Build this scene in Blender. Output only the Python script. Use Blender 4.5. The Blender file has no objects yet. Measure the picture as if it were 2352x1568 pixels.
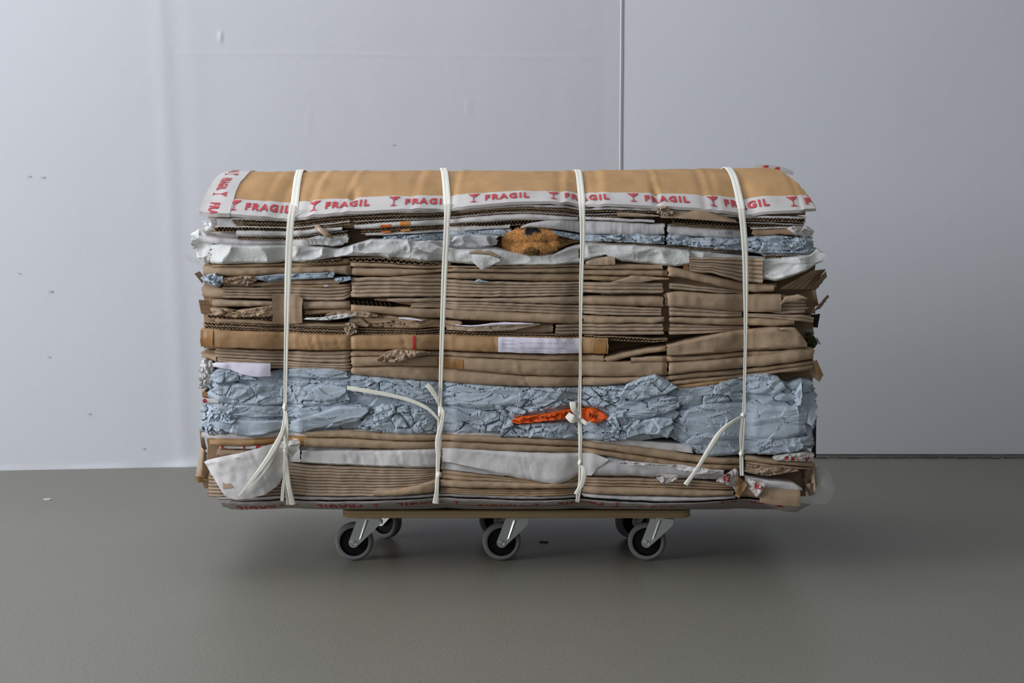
import bpy, bmesh, math, random
import numpy as np
from mathutils import Vector, noise as mnoise

# ------------------------------------------------------------------ camera, light, exposure
sc = bpy.context.scene
FPX, CX, CY = 4100.0, 1176.0, 784.0            # focal length and centre in pixels of the 2352 x 1568 frame
DIST = 3.5                                     # camera to the front of the bale
PITCH = math.atan(384.0 / FPX)
CAMH = 0.794
cam_d = bpy.data.cameras.new('camera')
cam = bpy.data.objects.new('camera', cam_d)
sc.collection.objects.link(cam)
cam.location = (0, -DIST, CAMH)
cam.rotation_euler = (math.pi / 2 - PITCH, 0, 0)
cam_d.sensor_fit = 'HORIZONTAL'; cam_d.sensor_width = 36.0
cam_d.lens = FPX / 2352.0 * 36.0
cam_d.clip_end = 60
sc.camera = cam

sc.view_settings.view_transform = 'Standard'
sc.view_settings.look = 'None'
sc.view_settings.gamma = 1.0
sc.view_settings.use_curve_mapping = False
sc.view_settings.exposure = 0.0

w = bpy.data.worlds.new('sky'); sc.world = w; w.use_nodes = True
w.node_tree.nodes['Background'].inputs[0].default_value = (0.62, 0.78, 1.0, 1)
w.node_tree.nodes['Background'].inputs[1].default_value = 1.0

def area(name, loc, rot, sx, sy, power, col):
    l = bpy.data.lights.new(name, 'AREA'); l.shape = 'RECTANGLE'; l.size = sx; l.size_y = sy
    l.energy = power; l.color = col
    o = bpy.data.objects.new(name, l); sc.collection.objects.link(o)
    o.location = loc; o.rotation_euler = rot
    return o
# daylight entering by the side window and the skylight (their openings are built below)
area('daylight_window', (-4.3, -1.75, 1.75), (0, math.radians(-90), 0), 1.8, 2.4, 205, (0.92, 0.94, 1.0))
area('daylight_skylight', (-1.1, 0.4, 3.36), (0, 0, 0), 2.6, 1.3, 27, (0.95, 0.96, 1.0))
area('rear_fill', (-1.0, -5.4, 1.9), (math.radians(90), 0, 0), 3.0, 1.4, 3, (1.0, 0.93, 0.82))  # added fill lamp behind the camera, no known source there

# ------------------------------------------------------------------ helpers
COL = sc.collection
RS = np.random.RandomState

def P(px, py, y=0.0):
    """pixels of the photograph -> world points on the vertical plane Y = y"""
    px, py, y = np.broadcast_arrays(np.asarray(px, float), np.asarray(py, float), np.asarray(y, float))
    cx = (px - CX) / FPX; cy = (CY - py) / FPX
    dy = math.sin(PITCH) * cy + math.cos(PITCH)
    dz = math.cos(PITCH) * cy - math.sin(PITCH)
    t = (y + DIST) / dy
    return np.stack([cx * t, y, CAMH + dz * t], -1)

def pl(s):
    a = np.array([[float(v) for v in q.split(',')] for q in s.split()])
    return a

def vn(x, seed=0):
    x = np.asarray(x, float)
    i = np.floor(x); f = x - i; f = f * f * (3 - 2 * f)
    h = lambda n: (np.sin(n * 127.1 + seed * 311.7 + 3.3) * 43758.5453) % 1.0
    return (h(i) * (1 - f) + h(i + 1) * f) * 2 - 1

def h2(i, j, s):
    return (np.sin(i * 127.1 + j * 311.7 + s * 74.7 + 1.7) * 43758.5453) % 1.0

def vn2(x, y, seed=0):
    i = np.floor(x); j = np.floor(y); f = x - i; g = y - j
    f = f * f * (3 - 2 * f); g = g * g * (3 - 2 * g)
    a = h2(i, j, seed) * (1 - f) + h2(i + 1, j, seed) * f
    b = h2(i, j + 1, seed) * (1 - f) + h2(i + 1, j + 1, seed) * f
    return (a * (1 - g) + b * g) * 2 - 1

def facets(u, v, seed):
    iu = np.floor(u); iv = np.floor(v)
    F1 = np.full(u.shape, 9.0); F2 = np.full(u.shape, 9.0)
    DU = np.zeros(u.shape); DV = np.zeros(u.shape); I = np.zeros(u.shape); J = np.zeros(u.shape)
    for a in (-1, 0, 1):
        for b in (-1, 0, 1):
            ci = iu + a; cj = iv + b
            fx = ci + h2(ci, cj, seed); fy = cj + h2(ci, cj, seed + 9.1)
            du = u - fx; dv = v - fy; d = np.sqrt(du * du + dv * dv)
            near = d < F1
            F2 = np.where(near, F1, np.minimum(F2, d))
            F1 = np.where(near, d, F1)
            DU = np.where(near, du, DU); DV = np.where(near, dv, DV)
            I = np.where(near, ci, I); J = np.where(near, cj, J)
    return F1, F2, DU, DV, I, J

def tri(x):
    return 1 - 4 * np.abs(x - np.floor(x) - 0.5)

def crumple(px, py, seed, cw=46.0, ch=24.0, amp=0.006, crack=0.010, soft=False):
    """height (m, positive towards the viewer) of creased paper; soft: draped film with fold ridges instead of hard plates"""
    if soft:
        cw = cw * 1.5; ch = ch * 1.9
        wu = px + 14 * vn2(px / 40, py / 30, seed + 1); wv = py + 8 * vn2(px / 60, py / 40, seed + 2) + .10 * px
        a = 1 - 2.0 * np.abs(vn2(wu / cw, wv / ch, seed + 3)); b = 1 - 2.0 * np.abs(vn2(wu / cw * 2.3, wv / ch * 2.1, seed + 4))
        return amp * (a + .28 * b) - crack * .3 * np.exp(-(vn2(wu / cw * 1.1, wv / ch * 1.1, seed + 8) / .06) ** 2)
    wu = px + 10 * vn2(px / 44, py / 28, seed + 1); wv = py + 7 * vn2(px / 48, py / 30, seed + 2)
    out = 0
    for k, (s, wgt) in enumerate(((1.0, 1.0), (0.5, 0.36))):
        F1, F2, du, dv, I, J = facets(wu / (cw * s), wv / (ch * s), seed + 17 * k)
        a = h2(I, J, seed + 3.3) * 2 - 1; b = h2(I, J, seed + 4.4) * 2 - 1; c = h2(I, J, seed + 5.5) * 2 - 1
        th = h2(I, J, seed + 7.7) * math.pi; fr = .8 + .9 * h2(I, J, seed + 2.2); ph = h2(I, J, seed + 1.1)
        t2 = th + .9 + .8 * h2(I, J, seed + 9.9)
        fold = tri((du * np.cos(th) + dv * np.sin(th)) * fr + ph) + .6 * tri((du * np.cos(t2) + dv * np.sin(t2)) * fr * 1.4 + 3 * ph)
        hgt = .9 * a * du + .9 * b * dv + 0.45 * c + .22 * fold
        on = np.clip(h2(I, J, seed + 6.6) * 2.4 - 1.0, 0, 1)
        if k:
            busy = h2(np.floor(wu / cw / 1.7), np.floor(wv / ch / 1.7), seed + 8.8) > .45
            on = on * busy; hgt = hgt * (.25 + .75 * busy)
        cr = np.exp(-((F2 - F1) / 0.065) ** 2) * on
        out = out + wgt * (amp * hgt) - wgt * crack * cr
    return out

def link(o, parent=None):
    COL.objects.link(o)
    if parent is not None:
        o.parent = parent
    return o

def tag(o, label=None, cat=None, group=None, kind=None):
    if label: o['label'] = label
    if cat: o['category'] = cat
    if group: o['group'] = group
    if kind: o['kind'] = kind
    return o

def mesh_obj(name, verts, faces, mats, parent=None, fmat=None, smooth=40):
    me = bpy.data.meshes.new(name)
    me.from_pydata([tuple(map(float, v)) for v in verts], [], [tuple(int(i) for i in f) for f in faces])
    for m in (mats if isinstance(mats, (list, tuple)) else [mats]):
        me.materials.append(m)
    if fmat is not None:
        me.polygons.foreach_set('material_index', np.asarray(fmat, dtype=np.int32))
    bm = bmesh.new(); bm.from_mesh(me)
    bmesh.ops.recalc_face_normals(bm, faces=bm.faces)
    bm.to_mesh(me); bm.free()
    if smooth:
        me.shade_smooth(); me.set_sharp_from_angle(angle=math.radians(smooth))
    return link(bpy.data.objects.new(name, me), parent)

def empty(name, loc=(0, 0, 0)):
    o = bpy.data.objects.new(name, None); o.location = loc; o.empty_display_size = 0.05
    COL.objects.link(o); return o

class MB:
    """collects simple solids into one mesh"""
    def __init__(s): s.v = []; s.f = []; s.m = []
    def add(s, v, f, m=0):
        o = len(s.v); s.v += [tuple(map(float, q)) for q in v]
        s.f += [tuple(int(i) + o for i in q) for q in f]; s.m += [m] * len(f)
    def box(s, c, d, m=0, rot=None):
        x, y, z = d[0] / 2, d[1] / 2, d[2] / 2
        vs = [(-x, -y, -z), (x, -y, -z), (x, y, -z), (-x, y, -z), (-x, -y, z), (x, -y, z), (x, y, z), (-x, y, z)]
        if rot is not None: vs = [rot @ Vector(q) for q in vs]
        s.add([(q[0] + c[0], q[1] + c[1], q[2] + c[2]) for q in vs],
              [(0, 3, 2, 1), (4, 5, 6, 7), (0, 1, 5, 4), (1, 2, 6, 5), (2, 3, 7, 6), (3, 0, 4, 7)], m)
    def prism(s, poly, y0, y1, m=0):                 # poly in x,z extruded along y
        n = len(poly)
        s.add([(x, y0, z) for x, z in poly] + [(x, y1, z) for x, z in poly],
              [tuple(range(n)), tuple(range(2 * n - 1, n - 1, -1))] + [(i, i + n, (i + 1) % n + n, (i + 1) % n) for i in range(n)], m)
    def lathe(s, prof, c, seg=40, m=0):              # prof (radius, y), around the Y axis at c
        n = len(prof); v = []; f = []
        for k in range(seg):
            a = 2 * math.pi * k / seg
            v += [(c[0] + r * math.cos(a), c[1] + y, c[2] + r * math.sin(a)) for r, y in prof]
        for k in range(seg):
            for i in range(n - 1):
                f.append((k * n + i, k * n + i + 1, ((k + 1) % seg) * n + i + 1, ((k + 1) % seg) * n + i))
        s.add(v, f, m)
    def build(s, name, mats, parent=None, smooth=40):
        return mesh_obj(name, s.v, s.f, mats, parent, s.m, smooth)

# ------------------------------------------------------------------ materials
def mat(name, col, rough=0.8, var=0.0, scale=(8, 8, 8), bump=0.0, bscale=60, metal=0.0, spec=0.3, alpha=1.0, detail=4, col2=None, sheen=0, trans=0.0):
    m = bpy.data.materials.new(name); m.use_nodes = True
    nt = m.node_tree; b = nt.nodes['Principled BSDF']
    b.inputs['Roughness'].default_value = rough
    b.inputs['Metallic'].default_value = metal
    b.inputs['Specular IOR Level'].default_value = spec
    b.inputs['Alpha'].default_value = alpha
    if trans: b.inputs['Transmission Weight'].default_value = trans
    if sheen: b.inputs['Sheen Weight'].default_value = sheen
    tc = nt.nodes.new('ShaderNodeTexCoord')
    if var or col2:
        mp = nt.nodes.new('ShaderNodeMapping'); mp.inputs['Scale'].default_value = scale
        nz = nt.nodes.new('ShaderNodeTexNoise'); nz.inputs['Scale'].default_value = 1.0; nz.inputs['Detail'].default_value = detail
        cr = nt.nodes.new('ShaderNodeMix'); cr.data_type = 'RGBA'
        c2 = col2 or tuple(c * (1 - var) for c in col); c1 = col if col2 else tuple(min(1, c * (1 + var)) for c in col)
        cr.inputs['A'].default_value = (*c1, 1); cr.inputs['B'].default_value = (*c2, 1)
        rm = nt.nodes.new('ShaderNodeMapRange'); rm.inputs['From Min'].default_value = 0.35; rm.inputs['From Max'].default_value = 0.65
        nt.links.new(tc.outputs['Object'], mp.inputs['Vector']); nt.links.new(mp.outputs[0], nz.inputs['Vector'])
        nt.links.new(nz.outputs['Fac'], rm.inputs['Value']); nt.links.new(rm.outputs[0], cr.inputs['Factor'])
        nt.links.new(cr.outputs['Result'], b.inputs['Base Color'])
    else:
        b.inputs['Base Color'].default_value = (*col, 1)
    if bump:
        n2 = nt.nodes.new('ShaderNodeTexNoise'); n2.inputs['Scale'].default_value = bscale; n2.inputs['Detail'].default_value = 3
        bp = nt.nodes.new('ShaderNodeBump'); bp.inputs['Strength'].default_value = bump; bp.inputs['Distance'].default_value = 0.002
        nt.links.new(tc.outputs['Object'], n2.inputs['Vector']); nt.links.new(n2.outputs['Fac'], bp.inputs['Height'])
        nt.links.new(bp.outputs[0], b.inputs['Normal'])
    return m

KS = (5, 30, 60)
M = dict(
    kraft=mat('kraft_board', (0.411, 0.292, 0.189), 0.85, 0.10, KS, 0.25, 220),
    kraft2=mat('kraft_board_pale', (0.420, 0.316, 0.223), 0.85, 0.09, KS, 0.25, 220),
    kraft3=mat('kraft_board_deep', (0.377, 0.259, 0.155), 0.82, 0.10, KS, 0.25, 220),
    lid=mat('kraft_cover', (0.486, 0.283, 0.124), 0.85, 0.08, (30, 12, 12), 0.35, 240),
    tan=mat('tan_board', (0.415, 0.251, 0.124), 0.6, 0.10, KS, 0.2, 200),
    tapebrown=mat('brown_packing_tape', (0.32, 0.16, 0.05), 0.3, 0.1, KS, 0.1, 90, spec=0.5),
    flute=mat('flute_paper', (0.36, 0.25, 0.155), 0.9, 0.12, (40, 40, 40)),
    white=mat('white_board', (0.675, 0.648, 0.630), 0.75, 0.05, (20, 20, 40), 0.3, 120),
    grey=mat('grey_white_board', (0.598, 0.575, 0.575), 0.75, 0.06, (60, 20, 10), 0.3, 120),
    blue=mat('blue_grey_paper', (0.445, 0.510, 0.575), 0.62, 0.06, (14, 14, 14), 0.35, 110),
    bluedeep=mat('blue_paper', (0.34, 0.41, 0.48), 0.55, 0.08, (14, 14, 14), 0.3, 110),
    foam=mat('foam_film', (0.720, 0.720, 0.698), 0.62, 0.06, (25, 25, 25), 0.5, 160, alpha=0.93),
    film=mat('clear_film', (0.72, 0.72, 0.72), 0.22, 0.05, (30, 30, 30), 0.6, 60, spec=0.6, alpha=0.55),
    brownfilm=mat('brown_film', (0.38, 0.27, 0.18), 0.3, 0.12, (25, 25, 25), 0.5, 70, spec=0.5),
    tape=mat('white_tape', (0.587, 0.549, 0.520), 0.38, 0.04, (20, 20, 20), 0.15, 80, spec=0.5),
    tapedark=mat('white_tape_dark', (0.47, 0.42, 0.40), 0.45, 0.08, (20, 20, 20), 0.2, 80, spec=0.4),  # darker copy of the white tape, used on the bottom board
    red=mat('red_print', (0.52, 0.035, 0.045), 0.45),
    orange=mat('orange_print', (0.75, 0.16, 0.02), 0.6),
    orange2=mat('amber_print', (0.72, 0.27, 0.05), 0.6),
    bag=mat('orange_bag', (0.80, 0.115, 0.012), 0.45, 0.1, (40, 40, 40)),
    ink=mat('dark_ink', (0.03, 0.03, 0.035), 0.7),
    paleink=mat('pale_ink', (0.28, 0.27, 0.33), 0.7),
    label=mat('paper_label', (0.859, 0.805, 0.930), 0.55, 0.03, (20, 20, 20), 0.1, 80),
    strap=mat('cream_strap', (0.93, 0.90, 0.79), 0.5, 0.06, (300, 8, 8), 0.1, 200, spec=0.4),
    black=mat('black_scrap', (0.02, 0.02, 0.02), 0.6),
    fur=mat('tan_plush', (0.80, 0.43, 0.15), 0.95, 0.16, (60, 60, 60), sheen=0.3),
    cloth=mat('brown_cloth', (0.30, 0.17, 0.07), 0.95, 0.2, (60, 60, 60)),
    darkfur=mat('black_plush', (0.014, 0.017, 0.024), 0.9),
    snout=mat('olive_snout', (0.20, 0.115, 0.035), 0.95, 0.2, (60, 60, 60)),
    steel=mat('zinc_steel', (0.56, 0.58, 0.55), 0.33, 0.04, (30, 30, 30), metal=0.85, spec=0.5),
    tyre=mat('grey_rubber', (0.19, 0.185, 0.185), 0.7, 0.05, (40, 40, 40)),
    hub=mat('black_plastic', (0.006, 0.006, 0.0065), 0.5, spec=0.15),
    rubber=mat('black_rubber_mat', (0.012, 0.012, 0.012), 0.85),
    scuff=mat('scuff', (0.50, 0.52, 0.55), 0.7),
    moss=mat('olive_scrap', (0.05, 0.055, 0.02), 0.9, 0.2, (80, 80, 80)),
)
# plywood: plies run along the board edge
def ply():
    m = bpy.data.materials.new('plywood'); m.use_nodes = True; nt = m.node_tree; b = nt.nodes['Principled BSDF']
    b.inputs['Roughness'].default_value = 0.6
    tc = nt.nodes.new('ShaderNodeTexCoord'); mp = nt.nodes.new('ShaderNodeMapping'); mp.inputs['Scale'].default_value = (1.5, 1.5, 260)
    nz = nt.nodes.new('ShaderNodeTexNoise'); nz.inputs['Scale'].default_value = 1.0; nz.inputs['Detail'].default_value = 2
    r = nt.nodes.new('ShaderNodeValToRGB'); r.color_ramp.elements[0].position = 0.35; r.color_ramp.elements[1].position = 0.65
    r.color_ramp.elements[0].color = (0.34, 0.22, 0.105, 1); r.color_ramp.elements[1].color = (0.54, 0.385, 0.20, 1)
    nt.links.new(tc.outputs['Object'], mp.inputs[0]); nt.links.new(mp.outputs[0], nz.inputs['Vector'])
    nt.links.new(nz.outputs['Fac'], r.inputs[0]); nt.links.new(r.outputs[0], b.inputs['Base Color'])
    return m
M['ply'] = ply()

def wall_mat():
    m = bpy.data.materials.new('painted_plaster'); m.use_nodes = True; nt = m.node_tree; b = nt.nodes['Principled BSDF']
    b.inputs['Roughness'].default_value = 0.55; b.inputs['Specular IOR Level'].default_value = 0.25
    tc = nt.nodes.new('ShaderNodeTexCoord')
    n1 = nt.nodes.new('ShaderNodeTexNoise'); n1.inputs['Scale'].default_value = 1.6; n1.inputs['Detail'].default_value = 5
    r = nt.nodes.new('ShaderNodeMix'); r.data_type = 'RGBA'
    r.inputs['A'].default_value = (0.705, 0.712, 0.748, 1); r.inputs['B'].default_value = (0.68, 0.69, 0.722, 1)
    # a few small scuffs
    mp = nt.nodes.new('ShaderNodeMapping'); mp.inputs['Scale'].default_value = (5, 5, 9)
    n3 = nt.nodes.new('ShaderNodeTexNoise'); n3.inputs['Scale'].default_value = 3.1; n3.inputs['Detail'].default_value = 6; n3.inputs['Roughness'].default_value = 0.7
    mr = nt.nodes.new('ShaderNodeMapRange'); mr.inputs['From Min'].default_value = 0.75; mr.inputs['From Max'].default_value = 0.82
    r2 = nt.nodes.new('ShaderNodeMix'); r2.data_type = 'RGBA'; r2.inputs['B'].default_value = (0.50, 0.51, 0.52, 1)
    n2 = nt.nodes.new('ShaderNodeTexNoise'); n2.inputs['Scale'].default_value = 55; n2.inputs['Detail'].default_value = 4
    bp = nt.nodes.new('ShaderNodeBump'); bp.inputs['Strength'].default_value = 0.12; bp.inputs['Distance'].default_value = 0.004
    L = nt.links.new
    L(tc.outputs['Object'], n1.inputs['Vector']); L(n1.outputs['Fac'], r.inputs['Factor'])
    L(tc.outputs['Object'], mp.inputs[0]); L(mp.outputs[0], n3.inputs['Vector']); L(n3.outputs['Fac'], mr.inputs['Value'])
    L(mr.outputs[0], r2.inputs['Factor']); L(r.outputs['Result'], r2.inputs['A']); L(r2.outputs['Result'], b.inputs['Base Color'])
    L(tc.outputs['Object'], n2.inputs['Vector']); L(n2.outputs['Fac'], bp.inputs['Height']); L(bp.outputs[0], b.inputs['Normal'])
    return m

def floor_mat():
    m = bpy.data.materials.new('sealed_concrete'); m.use_nodes = True; nt = m.node_tree; b = nt.nodes['Principled BSDF']
    b.inputs['Roughness'].default_value = 0.44; b.inputs['Specular IOR Level'].default_value = 0.5
    tc = nt.nodes.new('ShaderNodeTexCoord'); L = nt.links.new
    n1 = nt.nodes.new('ShaderNodeTexNoise'); n1.inputs['Scale'].default_value = 2.2; n1.inputs['Detail'].default_value = 6; n1.inputs['Roughness'].default_value = 0.6
    r = nt.nodes.new('ShaderNodeMix'); r.data_type = 'RGBA'
    r.inputs['A'].default_value = (0.204, 0.194, 0.156, 1); r.inputs['B'].default_value = (0.174, 0.166, 0.132, 1)
    n2 = nt.nodes.new('ShaderNodeTexNoise'); n2.inputs['Scale'].default_value = 190; n2.inputs['Detail'].default_value = 3
    mr = nt.nodes.new('ShaderNodeMapRange'); mr.inputs['From Min'].default_value = 0.3; mr.inputs['From Max'].default_value = 0.7
    mr.inputs['To Min'].default_value = 0.80; mr.inputs['To Max'].default_value = 1.16
    mx = nt.nodes.new('ShaderNodeMix'); mx.data_type = 'RGBA'; mx.blend_type = 'MULTIPLY'; mx.inputs['Factor'].default_value = 1
    mp = nt.nodes.new('ShaderNodeMapping'); mp.inputs['Scale'].default_value = (1.2, 7, 1); mp.inputs['Rotation'].default_value = (0, 0, 0.12)
    n3 = nt.nodes.new('ShaderNodeTexNoise'); n3.inputs['Scale'].default_value = 4.0; n3.inputs['Detail'].default_value = 7; n3.inputs['Roughness'].default_value = 0.75
    m3 = nt.nodes.new('ShaderNodeMapRange'); m3.inputs['From Min'].default_value = 0.70; m3.inputs['From Max'].default_value = 0.80
    mk = nt.nodes.new('ShaderNodeMix'); mk.data_type = 'RGBA'; mk.inputs['B'].default_value = (0.16, 0.155, 0.13, 1)
    ml = nt.nodes.new('ShaderNodeMath'); ml.operation = 'MULTIPLY'; ml.inputs[1].default_value = 0.55
    bp = nt.nodes.new('ShaderNodeBump'); bp.inputs['Strength'].default_value = 0.10; bp.inputs['Distance'].default_value = 0.003
    L(tc.outputs['Object'], n1.inputs['Vector']); L(n1.outputs['Fac'], r.inputs['Factor'])
    L(tc.outputs['Object'], n2.inputs['Vector']); L(n2.outputs['Fac'], mr.inputs['Value'])
    L(r.outputs['Result'], mx.inputs['A']); L(mr.outputs[0], mx.inputs['B'])
    L(tc.outputs['Object'], mp.inputs[0]); L(mp.outputs[0], n3.inputs['Vector']); L(n3.outputs['Fac'], m3.inputs['Value'])
    L(m3.outputs[0], ml.inputs[0]); L(ml.outputs[0], mk.inputs['Factor']); L(mx.outputs['Result'], mk.inputs['A'])
    L(mk.outputs['Result'], b.inputs['Base Color'])
    L(n2.outputs['Fac'], bp.inputs['Height']); L(bp.outputs[0], b.inputs['Normal'])
    return m
M['wall'] = wall_mat(); M['floor'] = floor_mat()
M['ceiling'] = mat('ceiling_paint', (0.6, 0.6, 0.58), 0.8)
M['wall_dim'] = mat('dim_unseen_wall', (0.34, 0.33, 0.30), 0.8)  # unseen walls toned down to cut the bounced light

# ------------------------------------------------------------------ room
def grid_obj(name, pts, mats, parent=None, smooth=60):
    a, b = pts.shape[:2]
    v = pts.reshape(-1, 3)
    f = [(i * b + j, (i + 1) * b + j, (i + 1) * b + j + 1, i * b + j + 1) for i in range(a - 1) for j in range(b - 1)]
    return mesh_obj(name, v, f, mats, parent, None, smooth)

XL, XR, YF, ZC = -4.4, 4.0, -5.5, 3.4
x_step = 0.302                                   # where the two parts of the back wall meet
def wall_y(x):                                   # plan line of the back wall
    return 1.255 + 0.130 * (x + 1.36) if x < x_step else 1.48
tag(mesh_obj('floor', [(XL - .3, YF - .3, 0), (XR + .3, YF - .3, 0), (XR + .3, 2.2, 0), (XL - .3, 2.2, 0),
                       (XL - .3, YF - .3, -.1), (XR + .3, YF - .3, -.1), (XR + .3, 2.2, -.1), (XL - .3, 2.2, -.1)],
             [(0, 1, 2, 3), (7, 6, 5, 4), (0, 4, 5, 1), (1, 5, 6, 2), (2, 6, 7, 3), (3, 7, 4, 0)], M['floor'], smooth=0), kind='structure')
mb = MB()                                        # ceiling with its skylight opening
for q in ((XL, -2.4, YF, 2.2), (0.2, XR, YF, 2.2), (-2.4, 0.2, YF, -0.25), (-2.4, 0.2, 1.05, 2.2)):
    mb.box(((q[0] + q[1]) / 2, (q[2] + q[3]) / 2, ZC + .05), (q[1] - q[0], q[3] - q[2], .1))
tag(mb.build('ceiling', M['ceiling'], smooth=0), kind='structure')

# brighter part of the back wall, with its plaster ridges
xs = np.unique(np.concatenate([np.linspace(XL, -1.2, 30), np.linspace(-1.2, -0.75, 150), np.linspace(-0.75, x_step, 140)]))
zs = np.unique(np.concatenate([np.linspace(0, 0.06, 22), np.linspace(0.06, 1.05, 40), np.linspace(1.05, 1.2, 40), np.linspace(1.2, ZC, 30)]))
XX, ZZ = np.meshgrid(xs, zs, indexing='ij')
base = 1.255 + 0.130 * (XX + 1.36)
xr = -0.895 - 0.034 * (ZZ - 0.05) / 1.0           # soft vertical ridge
d = (XX - xr)
h = 0.0016 * np.exp(-(d / 0.024) ** 2) - 0.0013 / (1 + np.exp(-(d - 0.008) / 0.012)) + 0.0007 * np.exp(-((d - 0.075) / 0.03) ** 2)
seam = (ZZ - 1.115 - 0.004 * vn(XX * 4, 3))
h += 0.0004 * np.exp(-(seam / 0.005) ** 2) * (XX > -0.9) * (XX < 0.25)
h += 0.0007 * vn2(XX * 5, ZZ * 4, 2) + 0.0002 * vn2(XX * 19, ZZ * 14, 5)
h += 0.005 * np.exp(-((XX + 0.88) / 0.04) ** 2 - (ZZ / 0.018) ** 2) + np.exp(-(ZZ / 0.010) ** 2) * 0.003 * (1 + vn(XX * 13, 8))
for (qx, qz, qa) in ((-.78, 1.16, .0025), (-.55, .93, .0015), (-.12, .98, .0015)):
    h += qa * np.exp(-((XX - qx) / 0.006) ** 2 - ((ZZ - qz) / 0.014) ** 2)
fade = np.clip((x_step - XX) / 0.05, 0, 1)
pts = np.stack([XX, base - h * fade, ZZ], -1)
o = grid_obj('wall_back', pts, M['wall']); tag(o, kind='structure')
# shaded part of the back wall, ending a little above the floor
xs = np.linspace(x_step, XR, 160); zs = np.unique(np.concatenate([np.linspace(0.0, 0.03, 16), np.linspace(0.03, ZC, 60)]))
XX, ZZ = np.meshgrid(xs, zs, indexing='ij')
h = 0.0006 * vn2(XX * 5, ZZ * 4, 7) + 0.0002 * vn2(XX * 17, ZZ * 13, 9) - 0.014 * (ZZ < 0.0095)
h = np.where(XX > x_step + .02, h, 0)
tag(grid_obj('wall_back_shaded', np.stack([XX, 1.4745 - h, ZZ], -1), M['wall']), kind='structure')
mb = MB()                                        # filled joint between the two parts
n = 60
zj = np.linspace(0, ZC, n)
ring = []
for z in zj:
    wv = 0.0012 * float(vn(z * 9, 4))
    ring.append([(x_step - .007 + wv, 1.49, z), (x_step - .006 + wv, 1.472, z), (x_step - .001 + wv, 1.4692, z), (x_step + .005 + wv, 1.4722, z), (x_step + .007 + wv, 1.49, z)])
mb.add([q for r_ in ring for q in r_], [(i * 5 + j, i * 5 + j + 1, (i + 1) * 5 + j + 1, (i + 1) * 5 + j) for i in range(n - 1) for j in range(4)])
tag(mb.build('trim_1', M['wall']), kind='structure')
mb = MB(); rr = RS(4)                            # dark joint of small uneven blocks along the foot of the wall
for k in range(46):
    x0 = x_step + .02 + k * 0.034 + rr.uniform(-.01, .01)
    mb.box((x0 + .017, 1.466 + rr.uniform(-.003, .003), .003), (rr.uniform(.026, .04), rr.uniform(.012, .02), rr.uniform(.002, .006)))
tag(mb.build('trim_2', mat('joint_dark', (0.15, 0.145, 0.12), 0.9, 0.25, (40, 40, 40))), kind='structure')
def slab(name, x0, x1, y0, y1, z0, z1):
    b_ = MB(); b_.box(((x0 + x1) / 2, (y0 + y1) / 2, (z0 + z1) / 2), (x1 - x0, y1 - y0, z1 - z0)); return b_
# window wall (with its opening), wall behind the camera (opening for the added fill), far side wall
mb = slab('', XL - .2, XL, YF, -3.0, 0, ZC)
for q in ((XL - .2, XL, -0.5, 2.2, 0, ZC), (XL - .2, XL, -3.0, -0.5, 0, 0.8), (XL - .2, XL, -3.0, -0.5, 2.7, ZC)):
    mb.box(((q[0] + q[1]) / 2, (q[2] + q[3]) / 2, (q[4] + q[5]) / 2), (q[1] - q[0], q[3] - q[2], q[5] - q[4]))
tag(mb.build('wall_left', M['wall'], smooth=0), kind='structure')
mb = slab('', XL, -2.6, YF - .2, YF, 0, ZC)
for q in ((0.6, XR, YF - .2, YF, 0, ZC), (-2.6, 0.6, YF - .2, YF, 0, 1.15), (-2.6, 0.6, YF - .2, YF, 2.65, ZC)):
    mb.box(((q[0] + q[1]) / 2, (q[2] + q[3]) / 2, (q[4] + q[5]) / 2), (q[1] - q[0], q[3] - q[2], q[5] - q[4]))
tag(mb.build('wall_front', M['wall_dim'], smooth=0), kind='structure')
tag(slab('', XR, XR + .2, YF, 2.2, 0, ZC).build('wall_right', M['wall_dim'], smooth=0), kind='structure')
def wmark(name, px, py, r, m, label, cat, sy=1.0):
    v = None
    pt = P(px, py, 1.478)
    b_ = MB(); b_.lathe([(0.0001, -.003), (r * .7, -.003), (r, -.0005), (r, .004)], (pt[0], 1.478, pt[2]), 14)
    o = b_.build(name, m); tag(o, label, cat)
for px_, py_, r_ in ((115, 669, 4), (112, 819, 2.5), (66, 405, 3), (42, 627, 2.5), (98, 407, 3.5), (903, 333, 2.5), (1705, 374, 3), (205, 950, 3), (330, 1030, 3)):
    yw_ = None; q_ = P(px_, py_, 1.3); yw_ = 1.255 + .13 * (q_[0] + 1.36) if px_ < 1425 else 1.478
    q_ = P(px_, py_, yw_); mb = MB(); n_ = 9
    mb.add([(q_[0] + r_ / 900 * (1.6 if k % 3 else .8) * math.cos(k * .698), q_[1] - .0022, q_[2] + r_ / 1300 * math.sin(k * .698)) for k in range(n_)], [tuple(range(n_))])
    o_ = mb.build('paint_scuff', M['scuff'], COL.objects['wall_back' if px_ < 1425 else 'wall_back_shaded'])
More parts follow.
